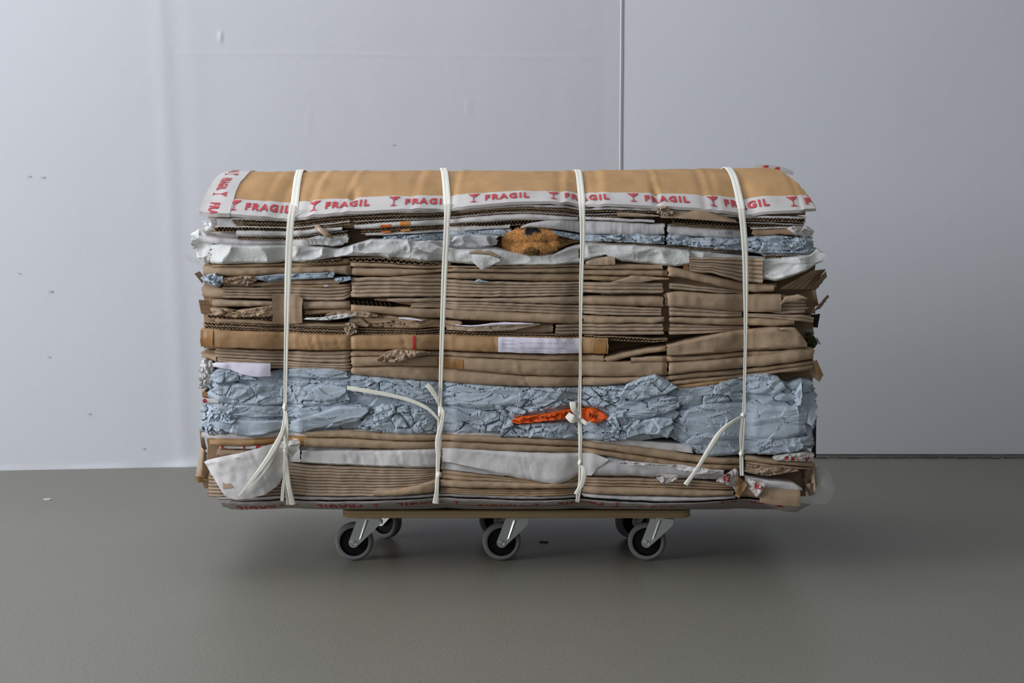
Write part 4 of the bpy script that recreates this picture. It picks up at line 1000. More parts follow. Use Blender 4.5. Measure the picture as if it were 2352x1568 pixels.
# torn middle
B('crumpled kraft sheet with white slivers below the wide smooth fold', 'kraft', 'flat',
  "806,716 850,719 900,723 960,728 1020,733 1060,737", "806,750 850,752 900,754 960,754 1020,752 1060,748", yf=-.002, depth=.3, crum=dict(cw=70, ch=14, amp=.006, crack=.007, round=.008))
S('paper_sliver', 'paper sliver', 'white paper sliver in the tear just before the long-tail strap', 'label', 'flat',
  "918,727 940,727 970,733", "918,731 940,734 970,735", yf=-.016, shell=.001)
S('paper_sliver', 'paper sliver', 'long white paper sliver in the tear just past the long-tail strap', 'label', 'flat',
  "1046,745 1080,746 1130,741 1170,738 1226,741", "1046,747 1080,749 1130,747 1170,744 1226,743", yf=-.014, shell=.001)
B('kraft sheet curling below the long white sliver', 'kraft2', 'flat',
  "1024,748 1080,748 1140,746 1200,743 1240,742", "1024,758 1080,760 1140,760 1180,758 1240,745", yf=-.010, depth=.1, crum=dict(cw=70, ch=16, amp=.004, crack=.002, round=.006))
B('brown triangle of board behind the curling kraft sheet', 'kraft', 'round',
  "1140,744 1200,741 1240,740 1276,743", "1140,764 1200,766 1240,766 1270,764", yf=.004, depth=.3)
# left rows
B('thin brown edge at the brighter end under the notch, behind the frayed-tail strap', 'kraft', 'round',
  "495,730 560,732 640,738 700,741 760,743 806,742", "495,741 560,742 640,746 700,748 760,750 806,750", yf=-.001, ragged=2)
cut('corrugated_board', BOARD, 'frayed corrugated edge above the taped box, upper one at the brighter end',
    "470,738 560,742 640,747 700,749 760,751 806,751", "470,746 560,749 640,754 700,756 760,758 806,758", 'kraft', 'kraft', 1, 1.0, 1.0, yf=-.002, wob=1)
cut('corrugated_board', BOARD, 'frayed corrugated edge lying directly on the taped box at the brighter end',
    "470,746 560,750 640,755 700,757 760,759 806,759", "470,754 560,756 640,761 700,764 760,766 806,766", 'kraft', 'flute', 1, 1.0, 1.0, yf=-.003, wob=1)
cut('corrugated_board', BOARD, 'gritty corrugated edge on the taped box between first seam and long-tail strap',
    "808,752 860,754 930,756 1014,755", "808,766 860,767 930,767 1014,768", 'kraft', 'kraft', 2, 1.0, 1.0, yf=-.002, wob=1)
cut('corrugated_board', BOARD, 'corrugated edge with dark flutes on the taped box above the white address label',
    "1022,760 1100,762 1200,765 1332,768", "1022,768 1100,769 1200,771 1332,775", 'kraft', 'kraft', 1, 1.2, 1.0, yf=-.002, period=9)
S('cardboard_scrap', 'cardboard scrap', 'small crushed kraft knot at the first seam above the taped box', 'kraft2', 'flat',
  "795,742 806,738 818,742", "795,768 806,772 818,764", yf=-.010, depth=.05, crum=dict(cw=8, ch=8, amp=.005, crack=.004, round=.004))
# taped box with label
bx = empty('taped_box', tuple(P(930, 788, 0))); bpy.context.view_layer.update()
tag(bx, 'long flattened tan box with glossy brown tape and a white address label', 'flattened box')
tb = S('carton', None, None, 'tan', 'round',
  "461,755 500,756 560,759 660,763 740,767 806,768 900,768 1000,769 1145,771 1250,773 1332,775 1396,776",
  "461,795 500,797 560,799 660,803 740,804 806,802 900,801 1000,804 1145,808 1250,811 1332,812 1396,812", yf=-.012, amp=.005, ragged=1, creases=(700, 716, 722, 738, 775, 925, 930, 1135), nt=13)
reparent(tb.o, bx)
def bxp(name, m, t_, b_, lab=None, **k):
    o = patch(tb, name, m, t_, b_, label=lab, parent=bx, **k); o.matrix_parent_inverse = bx.matrix_world.inverted(); return o
bxp('brown_tape', 'tapebrown', "462,757 491,757", "462,794 491,796", 'glossy brown packing tape', eps=.0015, wob=.0006)
bxp('brown_tape', 'tapebrown', "1362,777 1391,778", "1362,811 1391,811", 'glossy brown packing tape', eps=.0012)
bxp('clear_tape', 'tan', "1126,772 1143,772", "1126,807 1143,808", eps=.0010)
bxp('red_mark', 'red', "949,769 955,769", "949,801 955,801", 'red printed bar', eps=.0012, dx=2)
lb = bxp('address_label', 'label', "1144,772 1200,773 1270,775 1334,777", "1146,808 1200,809 1270,811 1336,812", 'white paper address label', eps=.0016, wob=.0005)
rr = RS(12); v = []; f = []
for row, (yy, xs_, xe) in enumerate(((779, 1152, 1178), (787, 1150, 1180), (796, 1155, 1178), (784, 1192, 1318), (796, 1192, 1300), (805, 1200, 1280))):
    x_ = xs_
    while x_ < xe:
        L_ = rr.uniform(2.0, 5.5)
        if rr.rand() < .82:
            a = yy + rr.uniform(-1.0, 1.0); sl = rr.uniform(-.8, .8); 
            q = tb.at(np.array([x_, x_ + L_, x_ + L_, x_]), np.array([a, a + sl, a + sl + .8, a + .8]) + (x_ - 1144) * .012, .0034)
            o_ = len(v); v += q.tolist(); f.append((o_, o_ + 1, o_ + 2, o_ + 3))
        x_ += L_ + rr.uniform(.5, 2.2)
me = bpy.data.meshes.new('handwriting'); me.from_pydata(v, [], f); me.materials.append(M['paleink'])
o = link(bpy.data.objects.new('handwriting', me), lb); o.matrix_parent_inverse = lb.matrix_world.inverted() if False else o.matrix_parent_inverse
# rows under the taped box
B('ribbed kraft edges at the brighter end, right under the taped box', 'kraft2', 'ribs',
  "492,797 560,801 630,804 660,805 740,806 806,804", "496,818 560,822 630,826 660,828 740,832 806,832", ribs=3, yf=.000, ragged=3)
B('short kraft edge jutting at the brighter end, just above the white crumple', 'kraft', 'round',
  "464,808 480,809 500,812", "464,820 480,824 500,830", yf=.002, ragged=3)
B('thin kraft fold under the taped box, passing the long-tail strap', 'kraft', 'round',
  "808,803 900,804 1000,806 1145,810 1250,813 1386,814", "808,818 900,816 1000,817 1145,822 1250,827 1386,829", yf=-.002, amp=.006)
B('ribbed kraft edge over the blue paper, beside the small white board', 'kraft2', 'ribs',
  "500,819 560,823 630,827 660,829 740,833 806,833", "502,833 560,838 630,846 660,846 740,846 806,851", ribs=3, yf=-.003, ragged=3)
pk = B('smooth kraft board with brown tape patch, crossing the long-tail strap', 'kraft', 'round',
  "808,819 900,817 1000,818 1145,823 1250,828 1386,830 1532,828", "808,842 900,838 1000,842 1040,846 1150,857 1250,862 1386,864 1532,861", yf=-.007, amp=.006, creases=(1180,))
patch(pk, 'tape_patch', 'tapebrown', "1003,822 1064,824", "1003,842 1064,846", label='matt brown tape patch')
B('lowest kraft board between the first seam and the bow strap, on the blue paper', 'kraft', 'round',
  "808,843 900,839 1000,843 1040,847 1150,858 1250,863 1332,865", "808,858 900,866 1000,875 1040,878 1150,884 1250,887 1332,888", yf=-.005, amp=.006, creases=(1185,))
B('lowest kraft board between the bow strap and the second seam, on the blue paper', 'kraft', 'round',
  "1338,866 1386,866 1450,864 1535,863", "1338,886 1386,884 1450,876 1535,886", yf=-.004, amp=.006)
S('brown_film', 'plastic film', 'crumpled brown film tuft hanging below the taped box near the red bar', 'brownfilm', 'flat',
  "864,825 890,806 915,801 960,804 985,808", "864,828 890,832 915,832 960,818 985,812", yf=-.020, depth=.04, crum=dict(cw=24, ch=18, amp=.007, crack=.003, round=.005), ragged=2)
# ---- beyond the second seam
S('cardboard_flap', 'cardboard flap', 'broad ribbed kraft flap standing out behind the hanging-tail strap', 'kraft2', 'ribs',
  "1579,590 1640,591 1700,591 1751,591", "1581,622 1640,628 1700,645 1751,650", ribs=6, yf=-.018, depth=.03, ragged=1, amp=.005)
S('cardboard_scrap', 'cardboard scrap', 'dark brown board end just beside the broad ribbed flap', 'tapebrown', 'flat',
  "1568,596 1580,592", "1568,618 1580,622", yf=-.004, depth=.05)
B('long kraft board slanting down from the second seam under the broad ribbed flap', 'kraft', 'round',
  "1533,610 1560,616 1600,624 1650,636 1700,648 1740,652 1775,652", "1533,634 1560,636 1600,644 1650,656 1700,667 1740,671 1775,668", yf=-.010, amp=.007, ragged=2)
B('dark rounded kraft end under the broad ribbed flap, close to the triangular flap', 'kraft3', 'round',
  "1700,650 1740,650 1782,650", "1700,669 1740,672 1770,670 1782,662", yf=.000, ragged=2)
B('thin grey-brown rib slanting below the long slanting board', 'kraft2', 'ribs',
  "1536,648 1600,655 1650,661 1712,668", "1536,663 1600,668 1650,672 1712,675", ribs=2, yf=-.003, ragged=2)
B('wide smooth kraft board beside the second seam with a torn far end', 'kraft', 'round',
  "1526,672 1560,668 1600,671 1650,675 1712,676 1792,675", "1526,702 1560,704 1600,708 1650,712 1712,716 1792,716", yf=-.012, amp=.006, ragged=1)
B('torn pale layer at the far end of the wide smooth kraft board', 'kraft2', 'ribs',
  "1752,676 1800,678 1850,682", "1756,716 1800,720 1850,718", ribs=5, yf=-.006, ragged=5, amp=.004)
S('cardboard_scrap', 'cardboard scrap', 'torn kraft tongue folded over at the shaded end, above the ribbed layer', 'kraft', 'flat',
  "1790,698 1800,680 1830,674 1845,680", "1790,700 1805,692 1830,688 1845,684", yf=-.018, shell=.002, ragged=2, curl=-.01)
B('rounded kraft rib pair beside the second seam, ending at the hanging-tail strap', 'kraft2', 'ribs',
  "1536,703 1600,707 1650,711 1704,715", "1536,725 1600,726 1650,727 1704,727", ribs=2, yf=-.006, ragged=1, amp=.006)
B('long kraft fold from the second seam to the shaded end, above the large board', 'kraft', 'round',
  "1536,727 1600,728 1700,728 1780,728 1830,729", "1536,740 1600,743 1700,747 1780,748 1822,745", yf=-.006, amp=.007, ragged=2)
B('pale kraft roll end at the shaded end beside the black scrap', 'kraft2', 'ribs',
  "1716,719 1780,721 1840,722 1868,728", "1716,728 1780,730 1840,738 1868,742", ribs=2, yf=-.010, ragged=1)
B('ribbed kraft pack beside the second seam above the large board', 'kraft2', 'ribs',
  "1536,742 1600,744 1680,748 1720,749", "1536,768 1600,766 1680,760 1720,757", ribs=3, yf=.000, ragged=2)
cut('corrugated_board', BOARD, 'bent corrugated strip above the black gap, reaching the bow strap',
    "1342,769 1400,771 1460,774 1520,778 1532,776", "1342,777 1400,780 1460,783 1520,784 1532,781", 'kraft', 'kraft', 1, 1.2, 1.0, yf=-.004, wob=1)
B('large smooth kraft board with a rounded top, crossing the hanging-tail strap', 'kraft', 'flat',
  "1531,791 1570,783 1610,774 1660,764 1712,758 1780,751 1826,752 1840,768 1852,786", "1531,816 1570,815 1610,813 1660,809 1712,805 1780,802 1826,798 1840,797 1852,796", yf=-.016, ragged=1, edge=.006, nt=9)
S('cardboard_scrap', 'cardboard scrap', 'curled kraft peel at the top of the large smooth board', 'kraft2', 'round',
  "1780,753 1792,755 1800,752", "1780,756 1792,758 1800,754", yf=-.022, depth=.02)
B('slanting kraft edge in front of the black gap, rising to the second seam', 'kraft', 'round',
  "1390,818 1430,808 1480,800 1530,793", "1390,834 1430,822 1480,812 1530,806", yf=-.004, ragged=3, amp=.006)
B('long kraft fold under the large smooth board, up to the black gap', 'kraft', 'round',
  "1448,820 1490,818 1531,817 1610,814 1712,806 1780,803 1840,799", "1448,831 1490,831 1531,830 1610,826 1712,818 1780,812 1840,808", yf=-.006, amp=.006, ragged=2)
B('kraft stack with a lumpy pale end at the shaded end', 'kraft', 'round',
  "1534,833 1600,827 1712,819 1780,809 1815,799 1868,798", "1534,860 1600,852 1712,845 1780,836 1815,832 1868,823", yf=-.012, amp=.007, ragged=3)
B('thin brown edge below the lumpy-ended stack at the shaded end', 'kraft3', 'round',
  "1534,861 1600,853 1712,846 1780,837 1868,826", "1534,873 1600,866 1712,858 1780,848 1868,836", yf=-.004, amp=.006, ragged=2)
B('sagging kraft board over the blue paper at the shaded end', 'kraft', 'round',
  "1538,874 1600,867 1712,859 1780,848 1868,833", "1538,884 1600,878 1712,866 1780,856 1868,848", yf=-.002, amp=.006, ragged=2)
B('orange-brown strip resting on the blue paper just past the second seam', 'tan', 'round',
  "1544,884 1600,878 1650,872 1712,866", "1544,892 1600,888 1650,881 1712,872", yf=-.003, amp=.004, ragged=2)
# loose bits sticking out of the two ends
def flap(name, cat, label, m, quad, y0, y1, th=.0035, n=10, bend=0.0, rb=0, seed=1, m2=None):
    """bent stiff piece: quad of 4 pixel corners (a b c d), depth going from y0 (edge a-b) to y1 (edge d-c)"""
    a, b, c, d = [np.array(q, float) for q in quad]; nu = 14
    V = np.zeros((nu, n, 3)); rs_ = seed
    for i in range(nu):
        u = i / (nu - 1)
        for j in range(n):
            t_ = j / (n - 1)
            q = (a * (1 - u) + b * u) * (1 - t_) + (d * (1 - u) + c * u) * t_
            jit = 1.2 * float(vn(u * 9 + 3, seed)) * (t_ in (0.0, 1.0)) ; yy = y0 * (1 - t_) + y1 * t_ + bend * math.sin(math.pi * u)
            if rb: yy += .0015 * math.sin(t_ * rb * 2 * math.pi)
            V[i, j] = P(q[0] + jit, q[1] + jit, yy)
    B_ = V.copy(); B_[..., 1] += th; ring = np.concatenate([V, B_[:, ::-1]], 1); nr = 2 * n
    f = [(i * nr + j, i * nr + (j + 1) % nr, (i + 1) * nr + (j + 1) % nr, (i + 1) * nr + j) for i in range(nu - 1) for j in range(nr)]
    f += [(j, j + 1, nr - 2 - j, nr - 1 - j) for j in range(n - 1)] + [((nu - 1) * nr + j + 1, (nu - 1) * nr + j, (nu - 1) * nr + nr - 1 - j, (nu - 1) * nr + nr - 2 - j) for j in range(n - 1)]
    o = mesh_obj(name, ring.reshape(-1, 3), f, M[m], None, None, 60); tag(o, label, cat); return o
CF = 'cardboard flap'
flap('cardboard_flap', CF, 'triangular corrugated flap standing out under the pleated foam bundle', 'kraft', ((1790, 664), (1862, 622), (1896, 618), (1862, 664)), -.02, .02, rb=5, n=40)
flap('cardboard_flap', CF, 'dark torn board edge beneath the triangular corrugated flap', 'kraft3', ((1860, 662), (1897, 622), (1899, 634), (1872, 668)), .0, .08)
flap('cardboard_flap', CF, 'thin pointed kraft shard sticking out past the shaded end', 'kraft', ((1866, 716), (1900, 676), (1904, 680), (1884, 708)), -.01, .03)
flap('cardboard_flap', CF, 'twisted kraft sliver beside the pointed shard', 'kraft3', ((1866, 664), (1874, 668), (1880, 700), (1870, 704)), .0, .02)
flap('black_scrap', 'black scrap', 'black board scrap at the shaded end beside the pale roll end', 'black', ((1864, 722), (1884, 720), (1878, 752), (1862, 750)), .0, .06)
flap('white_board', 'white board', 'short grey-white board end below the black scrap', 'grey', ((1846, 757), (1868, 755), (1870, 768), (1850, 768)), .0, .03)
S('moss_scrap', 'scrap', 'dark olive crumbly scrap in the torn shaded end beside the large board', 'moss', 'flat',
  "1853,770 1862,766 1870,772 1876,780", "1853,796 1862,800 1870,800 1876,788", yf=.01, depth=.1, crum=dict(cw=7, ch=7, amp=.006, crack=.006, round=.004))
flap('film_strip', 'plastic film', 'thin grey plastic strip poking out beside the olive scrap', 'grey', ((1874, 775), (1877, 775), (1885, 790), (1881, 790)), .02, .04, th=.001)
flap('cardboard_flap', CF, 'tan bent flap hanging off the shaded end above the blue paper', 'tan', ((1868, 830), (1876, 826), (1891, 860), (1882, 876)), -.012, .0)
flap('cardboard_flap', CF, 'dark folded half of the bent flap hanging off the shaded end', 'kraft3', ((1866, 830), (1870, 834), (1882, 877), (1858, 858)), -.006, .01)
flap('cardboard_scrap', 'cardboard scrap', 'pale ragged board fringe at the brighter end below the foam lumps', 'kraft2', ((446, 628), (458, 622), (470, 640), (464, 650)), .01, .04)
flap('cardboard_scrap', 'cardboard scrap', 'dark frayed board fringe at the brighter end beside the notch', 'kraft3', ((456, 688), (478, 690), (484, 722), (462, 720)), .01, .05, rb=3)

# ------------------------------------------------------------------ thick band of blue-grey paper
def PP(label, top, bot, yf=0.0, m='blue', **k):
    q = dict(cw=46, ch=24, amp=.007, crack=.009, round=.007); q.update(k.pop('c', {})); q['amp'] *= .66; q['crack'] *= 1.05; k.setdefault('dx', 2.0); yf *= .6
    return S('blue_paper', PAPER, label, m, 'flat', top, bot, yf=yf, crum=q, **k)
PP('blue paper filling the band behind everything at its brighter half', "480,846 620,852 660,846 795,850 900,866 1020,874 1160,884", "475,998 620,1000 800,985 900,996 1020,996 1160,1000", yf=.006, c=dict(cw=60, ch=26))
PP('blue paper filling the band behind everything at its shaded half', "1150,884 1330,888 1430,878 1540,872 1700,862 1868,884", "1150,1000 1330,1010 1430,1014 1540,1002 1600,1040 1700,1042 1868,1030", yf=.006, c=dict(cw=60, ch=26))
PP('small faceted blue paper piece just under the little white board', "485,858 500,846 530,843 560,852 590,868", "485,874 500,882 530,876 560,872 590,872", yf=-.012, depth=.2, c=dict(cw=40, ch=22, amp=.008))
PP('blue paper with a sharp triangular fold at the brighter end', "474,900 500,885 560,878 620,880 652,876", "474,902 510,926 560,932 620,930 652,928", yf=-.008, depth=.3, c=dict(cw=60, ch=34, amp=.010))
PP('smooth blue paper strip under the kraft edge between frayed-tail strap and first seam', "662,846 700,843 760,844 798,850", "662,866 700,868 760,870 798,866", yf=-.010, depth=.3, c=dict(cw=90, ch=26, amp=.006, crack=.004))
PP('cracked blue paper from the frayed-tail strap to the first seam', "640,868 700,869 760,871 802,868", "640,925 700,932 760,930 802,926", yf=-.006, depth=.3, c=dict(cw=34, ch=18))
PP('rounded smooth blue paper plate beside the tip of the long loose tail', "716,892 740,882 776,883 794,888", "716,893 730,912 750,921 780,915 794,900", yf=-.016, depth=.1, c=dict(cw=90, ch=70, amp=.004, crack=.002, round=.006))
PP('blue paper fold sweeping from the brighter end past the frayed-tail knot', "490,924 560,926 620,928 700,935 780,928 820,926", "490,952 560,956 640,958 700,960 780,952 820,942", yf=-.004, depth=.3, c=dict(cw=90, ch=28, amp=.009, crack=.005))
PP('tightly gathered pale blue paper at the lower brighter corner', "464,930 480,926 520,920 545,930", "464,990 480,998 520,996 545,958", yf=-.002, depth=.3, c=dict(cw=15, ch=18, amp=.010, crack=.010), ragged=3)
PP('hanging blue paper tongue under the gathered corner', "490,968 540,962 600,964 652,964", "490,975 530,994 575,1003 600,1000 652,985", yf=-.014, depth=.2, c=dict(cw=90, ch=50, amp=.008, crack=.003))
PP('broad smooth diagonal blue paper fold with a lifted corner beside the frayed tail', "664,968 720,950 780,930 830,928 846,934", "664,994 690,997 730,985 780,978 820,970 846,944", yf=-.018, depth=.2, c=dict(cw=130, ch=40, amp=.009, crack=.003))
PP('cracked blue paper over the long loose tail', "806,860 860,863 900,866 960,872 1008,877", "806,905 860,910 900,915 960,925 1008,930", yf=-.008, depth=.3, c=dict(cw=44, ch=15))
PP('densely creased blue paper under the long loose tail', "826,975 850,940 880,925 940,930 1002,945", "826,982 860,990 900,997 950,998 1002,996", yf=-.010, depth=.3, c=dict(cw=36, ch=22))
PP('dark smooth blue paper tucked behind the knot of the long-tail strap', "1018,932 1050,936 1080,952", "1018,975 1050,974 1080,964", yf=-.006, depth=.2, c=dict(cw=120, ch=60, amp=.005, crack=.002))
PP('flat blue paper plates under the kraft board past the long-tail strap', "1022,878 1080,880 1140,884 1200,890", "1022,930 1080,936 1140,936 1200,925", yf=-.010, depth=.3, c=dict(cw=75, ch=17, amp=.006))
PP('finely crumpled blue paper between long-tail and bow straps, above the orange bag', "1140,886 1200,889 1260,889 1328,890", "1140,940 1180,958 1240,945 1300,932 1328,930", yf=-.010, depth=.3, c=dict(cw=40, ch=16))
PP('rounded blue paper lump beside the pointed start of the orange bag', "1080,950 1100,940 1140,946 1178,962", "1080,978 1110,990 1140,995 1178,975", yf=-.014, depth=.2, c=dict(cw=38, ch=26, amp=.009))
PP('crumpled blue paper directly under the orange bag', "1150,978 1190,972 1240,966 1300,966 1328,970", "1150,1003 1190,1004 1240,1004 1270,1009 1328,1006", yf=-.012, depth=.25, c=dict(cw=34, ch=20))
PP('crumpled blue paper under the kraft board beside the bow strap, above the orange bag', "1338,888 1380,887 1410,884 1436,890", "1338,934 1380,938 1410,948 1436,940", yf=-.010, depth=.3, c=dict(cw=40, ch=18))
PP('lifted blue paper flap overlapping the kraft boards before the second seam', "1424,905 1440,880 1475,866 1505,858 1530,870 1552,886", "1424,912 1460,920 1490,914 1530,905 1552,890", yf=-.024, depth=.12, c=dict(cw=50, ch=26, amp=.007, crack=.005))
PP('stacked blue paper folds below the lifted flap', "1400,940 1440,915 1480,912 1530,905 1560,910", "1400,955 1440,962 1480,962 1530,950 1560,935", yf=-.014, depth=.25, c=dict(cw=60, ch=17, amp=.009))
PP('upright creased blue paper at the far point of the orange bag', "1392,958 1410,945 1440,958 1470,960", "1392,985 1410,1000 1440,1010 1470,985", yf=-.018, depth=.2, c=dict(cw=24, ch=22, amp=.010))
PP('crumpled blue paper beside the bow strap, under the far half of the orange bag', "1338,975 1370,974 1400,982 1440,990", "1338,1010 1370,1012 1400,1014 1440,1008", yf=-.012, depth=.25, c=dict(cw=36, ch=18))
PP('blue paper with a square torn corner under the stacked folds', "1440,975 1480,962 1510,956 1544,958", "1440,1006 1480,995 1520,1000 1533,1006 1544,985", yf=-.020, depth=.15, c=dict(cw=50, ch=34, amp=.008, crack=.004))
PP('ridged blue paper between second seam and hanging-tail strap', "1556,888 1600,884 1650,876 1706,862", "1556,930 1600,932 1650,925 1706,922", yf=-.008, depth=.3, c=dict(cw=60, ch=22))
PP('blue paper peak just past the hanging-tail strap, under the sagging board', "1714,862 1760,855 1785,862 1800,880", "1714,905 1760,908 1785,905 1800,898", yf=-.012, depth=.3, c=dict(cw=50, ch=26, amp=.009))
PP('big smooth blue paper sheet crossing the hanging-tail strap', "1560,965 1580,938 1620,922 1700,922 1780,930 1850,928", "1560,970 1600,1005 1660,1010 1740,1012 1800,1008 1850,995", yf=-.012, depth=.3, c=dict(cw=120, ch=44, amp=.009, crack=.004))
PP('lower blue paper layer with a pale fold reaching down to the boards', "1542,976 1560,968 1600,985 1680,1000 1760,1005 1855,1000", "1542,985 1560,1008 1600,1030 1625,1046 1700,1044 1780,1042 1855,1022", yf=-.006, depth=.3, c=dict(cw=80, ch=28, amp=.009, crack=.005))
PP('long upright blue paper fold closing the shaded end of the band', "1822,900 1840,872 1862,884 1874,905", "1822,930 1846,990 1862,1018 1874,960", yf=-.010, depth=.4, c=dict(cw=26, ch=70, amp=.014, crack=.006))
PP('cracked blue paper over the torn printed film at the lower shaded corner', "1740,1005 1790,1000 1830,1002 1864,1006", "1740,1043 1790,1042 1830,1036 1864,1025", yf=-.014, depth=.2, c=dict(cw=36, ch=18))
PP('blue paper stretched below the sagging board at the shaded end', "1770,895 1800,882 1840,868 1868,875", "1770,918 1800,922 1840,918 1868,910", yf=-.006, depth=.3, c=dict(cw=60, ch=20, amp=.010))
# white and other bits in the band
S('white_board', 'white board', 'little rectangular white board on top of the blue paper beside the frayed-tail strap', 'label', 'flat',
  "490,833 530,831 560,832 622,835", "490,840 530,846 560,858 580,862 622,863", yf=-.016, depth=.05, ragged=1)
S('white_paper', PAPER, 'white crumpled paper upright at the brighter end of the blue band', 'white', 'flat',
  "459,832 472,823 486,830 490,842", "459,892 472,894 486,880 490,864", yf=-.006, depth=.2, crum=dict(cw=16, ch=34, amp=.010, crack=.006, round=.010))
S('white_box', 'small box', 'small white box end with a red dot at the brighter end of the blue band', 'white', 'round',
  "464,914 480,915 502,917", "466,925 480,926 502,927", yf=-.012, depth=.1, amp=.003, dent=False)
mb = MB(); mb.lathe([(.0001, -.002), (.0035, -.002), (.0042, 0), (.0042, .004)], tuple(P(470, 920, -.012)), 14)
o = mb.build('red_dot', M['red'], COL.objects['white_box']); 
S('plastic_film', 'plastic film', 'crumpled amber scrap above the small red-dotted box', 'tapebrown', 'flat',
  "465,900 472,894 482,906", "465,913 472,914 482,912", yf=.0, depth=.06, crum=dict(cw=8, ch=8, amp=.004, crack=.003, round=.003))
bg = S('orange_bag', 'plastic bag', 'bright orange plastic bag with black print, squeezed in the blue paper', 'bag', 'flat',
  "1176,964 1200,954 1240,951 1280,943 1305,938 1340,937 1370,938 1400,954", "1176,967 1190,972 1240,968 1290,962 1330,966 1370,972 1400,960", yf=-.012, depth=.2, crum=dict(cw=34, ch=18, amp=.006, crack=.004, round=.006))
rr = RS(5); it = []
tA, tB, tC = text_mesh('A', off=.0), text_mesh('V', off=0), text_mesh('B', off=0)
for k in range(11):
    x_ = 1196 + k * 11.5 + rr.uniform(-2, 2); y_ = 962 - (x_ - 1196) * .13 + rr.uniform(-1, 2)
    it.append(((tA, tB, tC)[k % 3], x_, x_ + rr.uniform(2, 8), y_ + 2.5, y_ - rr.uniform(1, 5)))
for k in range(3): it.append(((tA, tB, tC)[k], 1352 + k * 7, 1357 + k * 7, 956 + 2 * k, 946 + 2 * k))
printed('print', it, lambda u, v: bg.at(u, v, .0012), 'ink', bg.o)

# ------------------------------------------------------------------ lower boards
S('white_board', 'white board', 'white board lying under the blue paper, showing as thin slivers', 'white', 'flat',
  "463,992 580,994 700,988 800,984 1000,990 1150,992 1330,1000 1450,1008 1590,1020", "463,1005 580,1006 700,1000 800,991 1000,996 1150,1001 1330,1012 1450,1022 1590,1038", yf=.006)
fl = B('orange-brown flattened box edge over the red-lettered white strip', 'tan', 'round',
  "484,1008 540,1007 600,1005 660,1001 708,998", "478,1022 540,1024 600,1023 660,1023 708,1024", yf=-.004, ragged=3)
patch(fl, 'brown_tape', 'tapebrown', "585,1006 660,1003 704,1001", "585,1022 660,1022 704,1023", label='glossy brown packing tape')
B('upper kraft fold under the blue paper between frayed-tail and bow straps', 'kraft', 'round',
  "706,989 800,986 900,994 1000,997 1100,998 1200,1003 1332,1011", "706,1003 800,1004 900,1010 1000,1012 1100,1014 1200,1018 1332,1026", yf=-.006, amp=.006, ragged=1)
B('lower kraft fold resting on the long white boards', 'kraft', 'round',
  "700,1004 800,1005 900,1011 1000,1013 1100,1015 1200,1019 1332,1027", "700,1024 800,1026 900,1029 1000,1030 1100,1031 1200,1034 1332,1039", yf=-.007, amp=.006, ragged=1)
B('upper kraft fold slanting down from the bow strap under the white sliver', 'kraft', 'round',
  "1338,1011 1400,1018 1460,1024 1540,1034 1600,1046 1702,1052", "1338,1026 1400,1033 1460,1042 1540,1054 1600,1061 1702,1066", yf=-.006, amp=.006)
B('lower kraft fold slanting down from the bow strap over the grey-white board', 'kraft3', 'round',
  "1338,1027 1400,1034 1460,1043 1540,1055 1600,1062 1702,1067", "1338,1040 1400,1046 1460,1058 1540,1068 1600,1076 1702,1080", yf=-.004, amp=.006)
ws = S('white_strip', 'white board', 'white strip with red block letters above the big white flap', 'white', 'round',
  "504,1019 560,1020 660,1020", "504,1029 560,1029 660,1029", yf=.002, amp=.003)
it = [(text_mesh('L'), 510, 524, 1028, 1020), (text_mesh('I'), 561, 565, 1028, 1020), (text_mesh('E'), 590, 602, 1028, 1020)]
printed('lettering', it, lambda u, v: ws.at(u, v, .001), 'red', ws.o)
S('white_strip', 'white board', 'dark printed strip in the slot above the long white board', 'grey', 'flat',
  "690,1022 760,1022 830,1027", "690,1034 760,1034 830,1034", yf=.012)
B('short kraft board under the red-lettered strip, beside the dark corner hole', 'kraft', 'round',
  "500,1029 560,1030 680,1030", "500,1048 560,1050 680,1050", yf=.002, ragged=3)
# long white boards
S('white_board', 'white board', 'long creased white board between frayed-tail and long-tail straps', 'white', 'flat',
  "692,1034 760,1033 900,1032 960,1030 1004,1029", "692,1061 760,1065 900,1071 960,1073 1004,1073", yf=-.008, ragged=2, creases=(730, 760, 800, 850, 905, 960), edge=.006, nt=9)
S('white_board', 'white board', 'white board end with a torn brown edge in the corner beside the frayed-tail strap', 'white', 'flat',
  "660,1013 676,1011 690,1012", "660,1060 676,1060 692,1060", yf=-.002, ragged=2)
wd = S('white_board', 'white board', 'wide white board drooping to a point between long-tail and bow straps', 'white', 'flat',
  "1016,1029 1060,1029 1100,1031 1150,1034 1220,1037 1330,1040", "1016,1062 1060,1068 1100,1076 1150,1088 1220,1101 1280,1110 1312,1100 1330,1090", yf=-.010, creases=(1130, 1140, 1285, 1300), edge=.005, nt=11, wob=.5)
S('white_board', 'white board', 'white board face behind the upper edge of the drooping board', 'grey', 'flat',
  "1014,1034 1060,1034 1160,1040", "1014,1076 1060,1080 1160,1090", yf=.001)
S('white_board', 'white board', 'torn white board beside the bow strap, curling at a crack', 'white', 'flat',
  "1338,1040 1360,1039 1380,1046 1396,1052", "1338,1092 1360,1091 1372,1072 1396,1058", yf=-.012, depth=.1, ragged=2)
S('grey_board', 'grey board', 'rolled grey-white foam board with torn skin between bow and hanging-tail straps', 'grey', 'round',
  "1364,1052 1400,1048 1440,1056 1480,1062 1540,1066 1600,1073 1662,1082", "1364,1094 1400,1094 1440,1094 1500,1096 1560,1098 1610,1100 1662,1100", yf=-.008, amp=.016, ragged=2)
